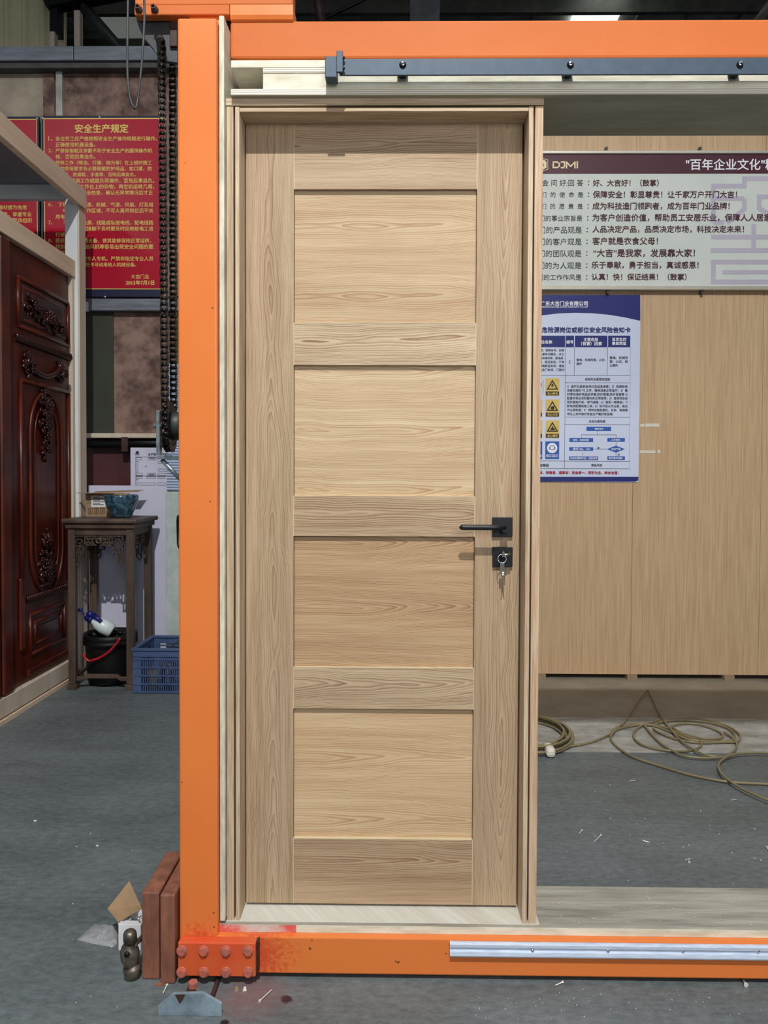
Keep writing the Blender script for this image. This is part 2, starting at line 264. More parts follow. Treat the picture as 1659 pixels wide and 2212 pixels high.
# ------------------------------------------------------------------ mesh builder
class MB:
    def __init__(s): s.v = []; s.f = []; s.sm = []
    def add(s, vs, fs, smooth=False):
        n = len(s.v); s.v += [tuple(p) for p in vs]; s.f += [tuple(i+n for i in f) for f in fs]; s.sm += [smooth]*len(fs); return s
    def box(s, x0, x1, y0, y1, z0, z1):
        if x0 > x1: x0, x1 = x1, x0
        if y0 > y1: y0, y1 = y1, y0
        if z0 > z1: z0, z1 = z1, z0
        return s.add([(x0,y0,z0),(x1,y0,z0),(x1,y1,z0),(x0,y1,z0),(x0,y0,z1),(x1,y0,z1),(x1,y1,z1),(x0,y1,z1)],
                     [(0,3,2,1),(4,5,6,7),(0,1,5,4),(1,2,6,5),(2,3,7,6),(3,0,4,7)])
    def prism(s, pts, a, b, axis='y'):          # polygon in the plane across `axis`, extruded from a to b
        def P(p, t): return (p[0], t, p[1]) if axis == 'y' else ((t, p[0], p[1]) if axis == 'x' else (p[0], p[1], t))
        n = len(pts); vs = [P(p, a) for p in pts]+[P(p, b) for p in pts]
        return s.add(vs, [tuple(range(n)), tuple(range(2*n-1, n-1, -1))]+[(i, (i+1) % n+0, (i+1) % n+n, i+n)[::-1] for i in range(n)])
    def tube(s, pts, r, n=8, cap=True, closed=False, flat=False):
        pts = [Vector(p) for p in pts]; N = len(pts); rs = r if isinstance(r, (list, tuple)) else [r]*N
        vs, fs = [], []; prev = None
        for i, p in enumerate(pts):
            a = pts[i-1] if (i > 0 or closed) else p; c = pts[(i+1) % N] if (i < N-1 or closed) else p
            t = (c-a); t = t.normalized() if t.length > 1e-9 else Vector((0, 0, 1))
            if prev is None:
                up = Vector((0, 0, 1)) if abs(t.z) < .9 else Vector((1, 0, 0)); x = t.cross(up).normalized()
            else:
                x = prev - t*prev.dot(t); x = x.normalized() if x.length > 1e-6 else t.orthogonal().normalized()
            prev = x; y = t.cross(x)
            for k in range(n):
                q = 2*math.pi*k/n; vs.append(p+(x*math.cos(q)+y*math.sin(q))*rs[i])
        for i in range(N if closed else N-1):
            j = (i+1) % N
            for k in range(n): fs.append((i*n+k, i*n+(k+1) % n, j*n+(k+1) % n, j*n+k))
        s.add(vs, fs, not flat)
        if cap and not closed:
            m = len(s.v)-N*n
            s.f += [tuple(m+k for k in range(n))[::-1], tuple(m+(N-1)*n+k for k in range(n))]; s.sm += [False, False]
        return s
    def cyl(s, p0, p1, r, n=16, r1=None): return s.tube([p0, p1], [r, r if r1 is None else r1], n)
    def lathe(s, prof, c=(0, 0, 0), n=32, axis='z'):
        vs, fs = [], []; m = len(prof)
        for k in range(n):
            q = 2*math.pi*k/n
            for (r, h) in prof:
                if axis == 'z': vs.append((c[0]+r*math.cos(q), c[1]+r*math.sin(q), c[2]+h))
                elif axis == 'y': vs.append((c[0]+r*math.cos(q), c[1]+h, c[2]+r*math.sin(q)))
                else: vs.append((c[0]+h, c[1]+r*math.cos(q), c[2]+r*math.sin(q)))
        for k in range(n):
            for i in range(m-1): fs.append((k*m+i, ((k+1) % n)*m+i, ((k+1) % n)*m+i+1, k*m+i+1))
        return s.add(vs, fs, True)
    def ball(s, c, r, rot=None, seg=8, rings=5):
        r = (r, r, r) if isinstance(r, (int, float)) else r; R = rot.to_matrix() if rot else Matrix.Identity(3)
        vs = [Vector(c)+R@Vector((0, 0, r[2]))]; fs = []
        for i in range(1, rings):
            a = math.pi*i/rings
            for k in range(seg):
                q = 2*math.pi*k/seg; vs.append(Vector(c)+R@Vector((r[0]*math.sin(a)*math.cos(q), r[1]*math.sin(a)*math.sin(q), r[2]*math.cos(a))))
        vs.append(Vector(c)-R@Vector((0, 0, r[2])))
        for k in range(seg): fs.append((0, 1+k, 1+(k+1) % seg))
        for i in range(rings-2):
            for k in range(seg): a = 1+i*seg; fs.append((a+k, a+seg+k, a+seg+(k+1) % seg, a+(k+1) % seg))
        a = 1+(rings-2)*seg; e = len(vs)-1
        for k in range(seg): fs.append((a+k, e, a+(k+1) % seg))
        return s.add(vs, fs, True)
    def mesh(s, name, m):
        me = bpy.data.meshes.new(name); me.from_pydata(s.v, [], s.f); me.polygons.foreach_set('use_smooth', s.sm); me.materials.append(m); me.update(); return me
    def build(s, name, m, parent=None, bevel=0, kind=None, label=None):
        m = M[m] if isinstance(m, str) else m
        o = bpy.data.objects.new(name, s.mesh(name, m)); COL.objects.link(o)
        if parent is not None: o.parent = parent; o.matrix_parent_inverse = parent.matrix_basis.inverted()
        if bevel:
            b = o.modifiers.new('bevel', 'BEVEL'); b.width = bevel; b.segments = 2; b.limit_method = 'ANGLE'; b.angle_limit = math.radians(40)
        if kind: o['kind'] = kind
        if label: o['label'] = label
        return o
def thing(name, label, cat, loc=(0, 0, 0), group=None, rot=(0, 0, 0)):
    o = bpy.data.objects.new(name, None); COL.objects.link(o); o.location = loc; o.rotation_euler = rot; o.empty_display_size = .05
    o['label'] = label; o['category'] = cat
    if group: o['group'] = group
    o.matrix_basis = Matrix.Translation(loc) @ Euler(rot).to_matrix().to_4x4()
    return o
def tag(o, label, cat, group=None):
    o['label'] = label; o['category'] = cat
    if group: o['group'] = group
    return o
def struct(o): o['kind'] = 'structure'; return o
def bx(*a): return MB().box(*a)
def prect(px0, py0, px1, py1, Y, Y2):           # box whose front face on plane Y spans the pixel rectangle
    ym, xm = (py0+py1)/2, (px0+px1)/2
    return MB().box(at(px0, ym, Y).x, at(px1, ym, Y).x, Y, Y2, at(xm, py1, Y).z, at(xm, py0, Y).z)
def smooth_path(pts, n=8):
    pts = [Vector(p) for p in pts]; out = []
    for i in range(len(pts)-1):
        p0, p1, p2, p3 = pts[max(i-1, 0)], pts[i], pts[i+1], pts[min(i+2, len(pts)-1)]
        for k in range(n):
            t = k/n; out.append(.5*((2*p1)+(p2-p0)*t+(2*p0-5*p1+4*p2-p3)*t*t+(3*p1-p0-3*p2+p3)*t**3))
    return out+[pts[-1]]
def text(parent, s, x0, x1, yc, Y, m, bold=.012, name='lettering', asp=1.0, res=2):
    c = bpy.data.curves.new('t', 'FONT'); c.body = s; c.size = 1; c.resolution_u = res
    o = bpy.data.objects.new('t', c); COL.objects.link(o); dg = bpy.context.evaluated_depsgraph_get()
    me = bpy.data.meshes.new_from_object(o.evaluated_get(dg)); bpy.data.objects.remove(o); bpy.data.curves.remove(c)
    xs = [v.co.x for v in me.vertices]; ys = [v.co.y for v in me.vertices]
    a, b = at(x0, yc, Y), at(x1, yc, Y); sc = (b.x-a.x)/(max(xs)-min(xs)); cy = (max(ys)+min(ys))/2; zc = at((x0+x1)/2, yc, Y).z
    x00 = min(xs); base = [(a.x+(v.co.x-x00)*sc, zc+(v.co.y-cy)*sc*asp) for v in me.vertices]; fcs = [tuple(p.vertices) for p in me.polygons]; bpy.data.meshes.remove(me)
    q = bold*sc*.8; offs = [(0, 0)] if bold < .01 else [(q, 0), (-q, 0), (0, q), (0, -q)]
    V = []; Fc = []
    for i, (ox, oz) in enumerate(offs): n0 = len(V); V += [(x+ox, Y-.00002*i, z+oz) for x, z in base]; Fc += [tuple(k+n0 for k in f) for f in fcs]
    me = bpy.data.meshes.new(name); me.from_pydata(V, [], Fc); me.materials.append(M[m]); me.update()
    o = bpy.data.objects.new(name, me); COL.objects.link(o); o.parent = parent; o.matrix_parent_inverse = parent.matrix_basis.inverted()
    return o

# ================================================================== SETTING
FLX0, FLX1 = -6, 6
ys1, ys2 = on(1400, 1626).y, on(1400, 1552).y
struct(bx(FLX0, FLX1, -2, 9.5, -.1, 0).build('floor', 'floor'))
xs0 = -.2
struct(bx(xs0, FLX1, ys1, ys2, 0, .003).build('trim_1', 'strip'))
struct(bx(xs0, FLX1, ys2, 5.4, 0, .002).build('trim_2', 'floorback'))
# back wall of patched boards, left part
YW = 5.40
wall = struct(bx(-6, 6, YW+.02, YW+.12, 0, at(200, 98, YW).z).build('wall_back', 'wallbrown'))
prect(-260, 100, 118, 640, YW, YW+.02).build('board', 'walltan', wall)
prect(94, 132, 117, 640, YW-.004, YW).build('board', 'wallbrown', wall)
prect(136, 132, 440, 640, YW, YW+.02).build('board', 'wallbrown', wall)
prect(120, 132, 134, 250, YW-.03, YW+.02).build('batten', 'strip', wall, .003)
prect(180, 660, 245, 945, YW-.01, YW+.02).build('board', 'wallgreen', wall)
prect(245, 660, 440, 945, YW, YW+.02).build('board', 'wallbrown', wall)
prect(120, 965, 284, 1060, YW-.03, YW).build('board', 'maroonbd', wall)
# steel channel, lower rail, shelf
t = thing('steel_channel', 'grey steel channel running along the top of the brown boards, above the red notices', 'beam', (-2.6, YW-.08, at(200, 100, YW).z))
zt, zb = at(200, 99, YW-.1).z, at(200, 130, YW-.1).z
bx(-6, at(157.5, 110, YW-.1).x, YW-.1, YW+.0, zb, zt).build('channel_length', 'greysteel', t, .004)
bx(at(159, 110, YW-.1).x, .5, YW-.1, YW+.0, zb, zt).build('channel_length', 'greysteel', t, .004)
bx(-6, .5, YW-.08, YW+.0, zb-.04, zb-.006).build('bottom_flange', 'purlin', t)
t = thing('wall_rail', 'grey weathered timber rail below the red safety notices', 'rail', at(270, 660, YW-.06))
prect(186, 645, 440, 671, YW-.06, YW-.005).build('timber', 'greysteel', t, .004)
prect(184, 652, 188, 672, YW-.09, YW-.062).build('bracket', 'white', t)
t = thing('shelf', 'narrow pale shelf edge over a dark pipe on the brown boards behind the bowl', 'shelf', at(260, 950, YW-.12))
prect(186, 936, 440, 946, YW-.13, YW-.0).build('board', 'framewoodz', t, .002)
MB().cyl(at(186, 958, YW-.08), at(440, 958, YW-.08), .03, 14).build('pipe', 'blackr', t)
prect(262, 944, 276, 975, YW-.135, YW-.12).build('strap', 'rust', t)
# upper hall
far = struct(bx(-14, 14, 9.6, 9.7, 0, 8).build('wall_far', 'darksteel'))
mb = MB(); x = -9.0
while x < at(106, 60, 8.2).x:
    mb.prism([(x, 8.2), (x+.10, 8.2), (x+.13, 8.17), (x+.16, 8.17), (x+.19, 8.2), (x+.19, 8.24), (x, 8.24)], 3.5, 7.6, 'z'); x += .19
struct(mb.build('wall_left', 'beige'))
ZR = 6.6
roof = struct(bx(-14, 14, 6.2, 9.6, ZR+.05, ZR+.1).build('ceiling', 'roof'))
for i, xx in enumerate([-8+.6*k for k in range(29)]):
    bx(xx-.012, xx+.012, 6.2, 9.6, ZR+.012, ZR+.05).build('roof_rib', 'roof', roof)
yk = at(1290, 20, 1).z - CAMH; ysk = (ZR-CAMH)/yk
xa, xb = at(1242, 20, ysk).x, at(1345, 20, ysk).x
bx(xa, xb, 6.3, 9.5, ZR+.0, ZR+.01).build('skylight', 'skylight', roof)
bx(at(205, 60, 9).x, at(330, 60, 9).x, 7.5, 9.55, ZR, ZR+.01).build('skylight_panel', emis('translucent_roof_sheet', (.5, .54, .5), .22), roof)
def purlin(py, h=.11):
    d = (at(1000, py, 1).z-CAMH); Y = (ZR-.2-CAMH)/d
    g = tag(MB().box(-13, 13, Y, Y+.06, ZR-.2, ZR-.2+.15).build('purlin', 'purlin'), 'x', 'beam')
    return g
p = purlin(27); p['label'] = 'dark steel purlin crossing under the bright skylight'
p = purlin(108); p['label'] = 'dark steel purlin further back, mostly hidden by the orange beam'
t = thing('roof_rafter', 'black steel rafter and post at the top left, beside the beige sheeting', 'beam', at(110, 60, 7.9))
prect(107, 0, 124, 68, 7.85, 8.0).build('post', 'blackr', t)
MB().prism([(at(72, -60, 7.9).x, at(72, -60, 7.9).z), (at(320, -60, 7.9).x, at(320, -60, 7.9).z), (at(320, -14, 7.9).x, at(320, -14, 7.9).z), (at(180, 12, 7.9).x, at(180, 12, 7.9).z), (at(108, 26, 7.9).x, at(108, 26, 7.9).z)], 7.8, 7.95).build('haunch', 'blackr', t)
MB().tube([at(180, 12, 7.9), at(262, 108, 7.9)], .05, 4).build('brace', 'darksteel', t)
o = prect(164, 22, 176, 1560, 7.6, 7.68).build('timber_stud', 'framewoodz'); tag(o, 'pale timber stud standing above the grey channel, right of the black post', 'post')
o = prect(112, 68, 122, 1560, 7.6, 7.68).build('timber_stud', 'framewoodz'); tag(o, 'short pale timber stud directly below the black post', 'post')
o = MB().tube([at(683, -30, 6.5), at(696, 60, 6.5)], .04, 4).build('roof_strut', 'rust'); tag(o, 'rusty brown strut leaning above the orange beam', 'beam')
o = MB().tube([at(620, 80, 7), at(780, 2, 7), at(860, -40, 7)], .015, 6).build('roof_cable', 'blackr'); tag(o, 'thin black cable slung under the roof above the orange beam', 'cable')
o = prect(886, -40, 950, 60, 6.9, 7.0).build('roof_post', 'darksteel'); tag(o, 'grey steel post under the roof above the middle of the door', 'post')
o = MB().tube([at(1640, 50, 7.2), at(1700, -30, 7.2)], .06, 4).build('roof_brace', 'purlin'); tag(o, 'dark diagonal brace under the roof at the far right corner', 'beam')

# ================================================================== BACK PANELS (right)
YP = 4.95
zb0 = at(1400, 1457, YP).z
wp = thing('panel_wall', 'tall tan veneer panels standing on small wooden bearers behind the door', 'partition', (1, YP, 0))
zt0 = 3.75
seams = [at(p, 1300, YP).x for p in (820, 1090, 1364, 1640, 1920)]
for a, b in zip(seams[:-1], seams[1:]):
    bx(a+.0008, b-.0008, YP, YP+.03, zb0, zt0).build('panel', 'veneer', wp, .0015)
for p in (900, 1167, 1364, 1573, 1780):
    a = at(p, 1462, YP).x; bx(a-.032, a+.032, YP-.02, YP+.28, 0.0025, zb0).build('bearer', 'sleeper', wp)
for (x0, y0, x1, y1) in ((1383, 916, 1392, 922), (1394, 915, 1424, 922), (1382, 973, 1416, 979), (1421, 972, 1426, 979)):
    prect(x0, y0, x1, y1, YP-.0015, YP).build('tape_remnant', 'tape', wp, label='torn white tape remnant on the veneer')


# ---- company banner
YB = YP-.03
bn = thing('culture_banner', 'framed slogan banner with a maroon heading band on the tan panels', 'sign', at(1450, 620, YB))
prect(1020, 331, 1950, 620, YB, YP).build('backing', 'bannerwhite', bn)
prect(1020, 333, 1950, 375, YB-.001, YB).build('heading_band', 'maroon', bn)
MB().box(at(1005, 330, YB).x, at(1960, 330, YB).x, YB-.012, YP, at(1400, 333, YB).z, at(1400, 326, YB).z).build('frame_edge', 'silver', bn, .004)
MB().box(at(1005, 620, YB).x, at(1960, 620, YB).x, YB-.012, YP, at(1400, 627, YB).z, at(1400, 618, YB).z).build('frame_edge', 'silver', bn, .004)
TY = YB-.0025
for p in (1310, 1513):
    prect(p-2, 317, p+3, 326, YB, YP).build('hanging_clip', 'darksteel', bn); prect(p+1, 627, p+6, 634, YB, YP).build('hanging_clip', 'darksteel', bn)
def poly_plate(parent, pts, Y, m, name, th=.001):
    P = [at(x, y, Y) for x, y in pts]; return MB().prism([(p.x, p.z) for p in P][::-1], Y, Y+th).build(name, m, parent)
def flatline(parent, pts, w_, Y, m, name='lettering'):
    P = [at(x, y, Y) for x, y in pts]; hw = w_*Y/F/2; mb = MB()
    for i in range(len(P)-1):
        a, b = P[i], P[i+1]; d = Vector((b.x-a.x, 0, b.z-a.z)).normalized(); q = Vector((-d.z, 0, d.x))*hw; yy = Y-.00003*i
        a = a-d*hw; b = b+d*hw; mb.add([(a.x-q.x, yy, a.z-q.z), (b.x-q.x, yy, b.z-q.z), (b.x+q.x, yy, b.z+q.z), (a.x+q.x, yy, a.z+q.z)], [(0, 1, 2, 3)])
    return mb.build(name, m, parent)
g = lambda x, y: (1140+x/3.197, 300+y/3.197)
flatline(bn, [g(176, 160), g(203, 160), g(218, 170), g(218, 188), g(203, 198), g(176, 198), g(176, 172)], 2.9, TY, 'cream')
flatline(bn, [g(233, 160), g(254, 160), g(254, 190), g(247, 199), g(233, 199)], 2.9, TY, 'cream')
flatline(bn, [g(268, 200), g(268, 161), g(297, 190), g(326, 161), g(326, 200)], 2.9, TY, 'cream')
flatline(bn, [g(342, 160), g(342, 199)], 3.1, TY, 'cream')
poly_plate(bn, [(1150, 345), (1167, 340), (1184, 345), (1184, 366), (1167, 371), (1150, 366)], TY+.0010, 'cream', 'emblem', .0004)
poly_plate(bn, [(1151, 346), (1167, 341), (1183, 346), (1183, 365), (1167, 370), (1151, 365)], TY+.0006, 'maroon', 'emblem', .0004)
poly_plate(bn, [(1154, 348), (1167, 344), (1177, 346), (1180.5, 350), (1180.5, 362), (1174, 366), (1167, 368), (1154, 364)], TY+.0002, 'cream', 'emblem', .0004)
poly_plate(bn, [(1160, 351), (1170, 351), (1175, 355), (1174, 359), (1168, 363), (1172, 357), (1167, 354)], TY-.0002, 'maroon', 'emblem', .0004)
text(bn, '"百年企业文化"精神', 1482, 1702, 355, TY, 'whiteprint', .02)
L1 = ['早 会 问 好:回 答', '我  们  的  使  命  是', '我  们  的  愿  景  是', '我们的事业宗旨是', '我们的产品观是', '我们的客户观是', '我们的团队观是', '我们的为人观是', '我们的工作作风是']
X0 = [1152, 1149, 1149, 1151, 1148, 1147, 1147, 1146, 1147]; X1 = [1260, 1260, 1259, 1258, 1257, 1256.5, 1256, 1256, 1256]
YS = [395, 420.5, 445.5, 471.3, 496.6, 522, 547.5, 573.5, 599]
L2 = [('好、大吉好！（鼓掌）', 1281, 1423), ('保障安全！彰显尊贵！让千家万户开门大吉！', 1281, 1592), ('成为科技造门领跑者，成为百年门业品牌！', 1280, 1576), ('为客户创造价值，帮助员工安居乐业，保障人人居家安全！', 1280, 1706),
      ('人品决定产品，品质决定市场，科技决定未来！', 1280, 1607), ('客户就是衣食父母！', 1280, 1421), ('“大吉”是我家，发展靠大家！', 1282, 1501), ('乐于奉献，勇于担当，真诚感恩！', 1278, 1509), ('认真！快！保证结果！（鼓掌）', 1278, 1483)]
YR = [395, 420, 445, 470, 495, 520.5, 546.5, 572.5, 598]
for i in range(9):
    text(bn, L1[i], X0[i], X1[i], YS[i], TY, 'ink', .006)
    text(bn, '：', X1[i]+10.5, X1[i]+12.7, YS[i], TY, 'ink', .02)
    text(bn, L2[i][0], L2[i][1], L2[i][2], YR[i], TY, 'wine', .022)
mb = MB(); YBt = YB-.0005
def stroke(x0, y0, x1, y1, wd=10):
    global YBt
    YBt -= .00003
    if abs(y1-y0) < 1: r = (x0, y0-wd/2, x1, y0+wd/2)
    elif abs(x1-x0) < 1: r = (x0-wd/2, y0, x0+wd/2, y1)
    else:
        a, b = at(x0, y0, YB), at(x1, y1, YB); d = Vector((b.x-a.x, 0, b.z-a.z)).normalized(); q = Vector((-d.z, 0, d.x))*.5*wd*YB/F
        mb.prism([(a.x+q.x, a.z+q.z), (b.x+q.x, b.z+q.z), (b.x-q.x, b.z-q.z), (a.x-q.x, a.z-q.z)], YBt, YB); return
    ym, xm = (r[1]+r[3])/2, (r[0]+r[2])/2
    mb.box(at(r[0], ym, YB).x, at(r[2], ym, YB).x, YBt, YB, at(xm, r[3], YB).z, at(xm, r[1], YB).z)
stroke(1537, 402, 1612, 402); stroke(1608, 383, 1608, 406); stroke(1604, 386, 1700, 386); stroke(1541, 398, 1541, 445); stroke(1541, 444, 1541, 480)
stroke(1541, 429, 1608, 429); stroke(1608, 429, 1608, 452); stroke(1610, 450, 1570, 482); stroke(1565, 480, 1541, 480); stroke(1640, 425, 1700, 425); stroke(1640, 420, 1640, 452); stroke(1640, 450, 1680, 474)
stroke(1628, 484, 1628, 540); stroke(1536, 512, 1700, 512); stroke(1535, 541, 1700, 541); stroke(1535, 566, 1700, 566); stroke(1541, 562, 1541, 612); stroke(1560, 588, 1700, 588, 9); stroke(1535, 609, 1700, 609)
mb.build('faint_emblem', 'faint', bn)

# ---- risk notice poster (blue)
YQ = YP-.006
ps = thing('risk_poster', 'blue and white risk notice poster with yellow warning squares, partly hidden by the door frame', 'poster', at(1280, 1040, YQ))
prect(1092, 637, 1381.5, 1041, YQ, YP).build('sheet', 'posterpaper', ps)
def c(cx, cy): return (1140+cx/5.027, 620+cy/5.027)
arc = [(-240, 420), (-50, 345), (145, 308), (330, 286), (520, 279), (700, 284), (880, 300), (1050, 328), (1222, 366)]
poly_plate(ps, [c(-240, 86), c(1222, 86)]+[c(*q) for q in arc[::-1]], YQ-.001, 'blueprint', 'header_print')
poly_plate(ps, [c(-240, 2060), c(1203, 2060), c(1200, 2100), c(1165, 2114), c(-240, 2114)], YQ-.001, 'blueprint', 'footer_print')
def pr(x0, y0, x1, y1, m, name='print_block', d=.001):
    a, b = c(x0, y0), c(x1, y1); return prect(a[0], a[1], b[0], b[1], YQ-d, YQ).build(name, m, ps)
def pt(s, x0, x1, y, m, bold=.015, d=.0028, asp=1.0):
    a, b = c(x0, y), c(x1, y); return text(ps, s, a[0], b[0], a[1], YQ-d, m, bold, asp=asp)
pt('广东大吉门业有限公司', 140, 652, 178, 'whiteprint', .03); pt('GUANGDONG DAJI DOORS INDUSTRY CO.LTD', 120, 652, 219, 'whiteprint', .02)
pt('重点危险源岗位或部位安全风险告知卡', 28, 1115, 465, 'blueprint', .035)
for x0, x1 in ((-100, 405), (412, 502), (512, 865), (873, 1113)): pr(x0, 528, x1, 653, 'blueprint')
pt('岗位名称', 108, 265, 598, 'whiteprint', .03); pt('编号', 420, 495, 597, 'whiteprint', .03)
pt('主要危险', 608, 765, 570, 'whiteprint', .03); pt('（有害）因素', 580, 805, 615, 'whiteprint', .03)
pt('易发生的', 915, 1070, 568, 'whiteprint', .03); pt('事故类型', 915, 1070, 612, 'whiteprint', .03)
mb = MB()
def ln(x0, y0, x1, y1, wd=3.2):
    a, b = c(x0, y0), c(x1, y1); h = wd/5.027/2
    if y0 == y1: a, b = (a[0], a[1]-h), (b[0], b[1]+h)
    else: a, b = (a[0]-h, a[1]), (b[0]+h, b[1])
    ym, xm = (a[1]+b[1])/2, (a[0]+b[0])/2
    mb.box(at(a[0], ym, YQ).x, at(b[0], ym, YQ).x, YQ-.0012, YQ, at(xm, b[1], YQ).z, at(xm, a[1], YQ).z)
for y in (958, 1972, 1890): ln(-100, y, 1108, y)
for y in (1040, 1413, 1495): ln(402, y, 1108, y)
ln(404, 653, 404, 1972); ln(505, 653, 505, 958); ln(865, 653, 865, 958); ln(1110, 653, 1108, 1972)
ln(762, 1563, 762, 1605); ln(582, 1605, 960, 1605); ln(582, 1605, 582, 1640); ln(960, 1605, 960, 1640); ln(960, 1680, 960, 1725); ln(710, 1760, 865, 1760); ln(593, 1790, 593, 1830); ln(960, 1795, 960, 1838)
mb.build('table_lines', 'ink', ps)
for i, s in enumerate(['车间、铜钢车间、四楼', '三楼车间雕花、木工', '模具维修房、配电房、', '间、剪压车间、千祥', '厚板新品车间、灌泡', '生态门车间、门框内']): pt(s, 108 if i == 0 else 128, 395, 686+42.4*i, 'ink')
pt('2', 447, 463, 810, 'ink'); pt('触电、机械伤害、火灾、', 530, 845, 790, 'ink'); pt('爆炸', 530, 588, 832, 'ink')
pt('触电、机械伤', 890, 1088, 767, 'ink'); pt('害、火灾、粉', 890, 1088, 808, 'ink'); pt('尘爆炸', 890, 977, 850, 'ink')
pt('采取的主要管控措施', 622, 893, 1001, 'ink')
for i, s in enumerate(['1）进行三级安全培训及应急演练；2）定期检修', '设备及做好 7S 工作，确保设备正常运行；3）戴', '好劳动保护用品如手套,防护面罩,防护目镜等 4）', '配置并保证消防器材的正常使用；5）使用符合规', '范的漏电开关、电气线路；6）做到一畅两会；7）', '配电房配置绝缘工具；8）执行动火作业票、高处', '作业票制度；9）特种设备起重机、叉车、电梯要', '持证上岗并做好安全生产戴好安全帽。']):
    pt(s, 427, 1085 if i < 7 else 930, 1080+42.6*i, 'ink')
pt('应急处置措施', 663, 843, 1458, 'ink')
for (x0, y0, x1, y1, s, a, b) in ((638, 1518, 905, 1563, '事故发生', 728, 822), (452, 1640, 710, 1683, '报告、抢险救援', 492, 662), (865, 1640, 1055, 1680, '人员受伤', 905, 1002), (450, 1740, 710, 1778, '拨打120、110', 490, 672), (450, 1840, 765, 1878, '采用必要救护后，送医急救', 462, 757), (865, 1838, 1055, 1878, '医疗救护结束', 880, 1028)):
    pr(x0, y0, x1, y1, 'midblue'); pt(s, a, b, (y0+y1)/2, 'whiteprint', .02)
poly_plate(ps, [c(862, 1760), c(958, 1722), c(1054, 1760), c(958, 1798)], YQ-.0015, 'midblue', 'print_block'); pt('是否严重', 910, 1006, 1760, 'whiteprint')
pt('是', 757, 778, 1748, 'ink', .03); pt('否', 980, 1000, 1820, 'ink', .03)
pt('风险等级', 92, 230, 1935, 'ink', .02); pt('黄色风险', 690, 808, 1935, 'ink', .02)
pt('查风险、除隐患、遏事故！安全第一、预防为主、综合治理！', 55, 985, 2015, 'redink', .035)
for k, (y0, y1, s) in enumerate(((990, 1180, '当心触电'), (1220, 1410, '当心火灾'), (1447, 1640, '当心爆炸'))):
    for dx in (0, -185):
        if k == 0 and dx: continue
        pr(193+dx, y0, 343+dx, y1, 'amber', 'warning_square', .0014); pr(197+dx, y1-46, 340+dx, y1-4, 'ink', 'caption_bar', .0018)
        mb = MB(); A = [c(268+dx, y0+15), c(332+dx, y0+125), c(204+dx, y0+125)]; B = [c(268+dx, y0+40), c(310+dx, y0+113), c(226+dx, y0+113)]
        V = [at(p[0], p[1], YQ-.0018) for p in A+B]; mb.add(V, [(0, 3, 5, 2), (0, 1, 4, 3), (1, 2, 5, 4)]); mb.build('warning_triangle', 'ink', ps)
    if k == 0: poly_plate(ps, [c(262, 1050), c(280, 1050), c(271, 1068), c(285, 1068), c(258, 1098), c(266, 1076), c(252, 1076)], YQ-.0018, 'ink', 'warning_symbol', .0004)
    if k == 1: poly_plate(ps, [c(250, 1330), c(286, 1330), c(290, 1308), c(276, 1285), c(270, 1300), c(262, 1290), c(248, 1308)], YQ-.0018, 'ink', 'warning_symbol', .0004)
    if k == 2: poly_plate(ps, [c(236, 1555), c(300, 1555), c(284, 1525), c(276, 1532), c(270, 1500), c(258, 1530)], YQ-.0018, 'ink', 'warning_symbol', .0004)
    pt(s, 214, 326, y1-25, 'amber', .03, .003)
def rring(cx, cy, r, ri, m, name, d):
    n = 28; V = [at(*c(cx+r*math.cos(2*math.pi*i/n), cy+r*math.sin(2*math.pi*i/n)), YQ-d) for i in range(n)]+[at(*c(cx+ri*math.cos(2*math.pi*i/n), cy+ri*math.sin(2*math.pi*i/n)), YQ-d) for i in range(n)]
    MB().add(V, [(i, (i+1) % n, (i+1) % n+n, i+n) for i in range(n)]).build(name, m, ps)
for dx in (0, -183):
    pr(191+dx, 1676, 341+dx, 1868, 'midblue', 'mandatory_square', .0014); pr(203+dx, 1820, 329+dx, 1846, 'whiteprint', 'caption_bar', .0018)
    rring(265+dx, 1748, 56, .1, 'whiteprint', 'mandatory_disc', .0018)
poly_plate(ps, [c(240, 1722), c(290, 1722), c(290, 1745), c(283, 1770), c(247, 1770), c(240, 1745)], YQ-.0024, 'midblue', 'mandatory_symbol', .0004)
poly_plate(ps, [c(245, 1729), c(285, 1729), c(285, 1743), c(279, 1765), c(251, 1765), c(245, 1743)], YQ-.0028, 'whiteprint', 'mandatory_symbol', .0003)
poly_plate(ps, [c(230, 1738), c(238, 1735), c(240, 1770), c(230, 1762)], YQ-.0024, 'midblue', 'mandatory_symbol', .0004)
poly_plate(ps, [c(292, 1735), c(300, 1738), c(300, 1762), c(290, 1770)], YQ-.0024, 'midblue', 'mandatory_symbol', .0004)
pt('必须戴护耳器', 210, 325, 1833, 'midblue', .03, .003)
rring(100, 1060, 52, 42, 'redink', 'prohibition_ring', .0016)
mb = MB(); ln(166, 1010, 166, 1165); ln(60, 988, 150, 988); ln(60, 1185, 150, 1185); mb.build('sign_outline', 'ink', ps)

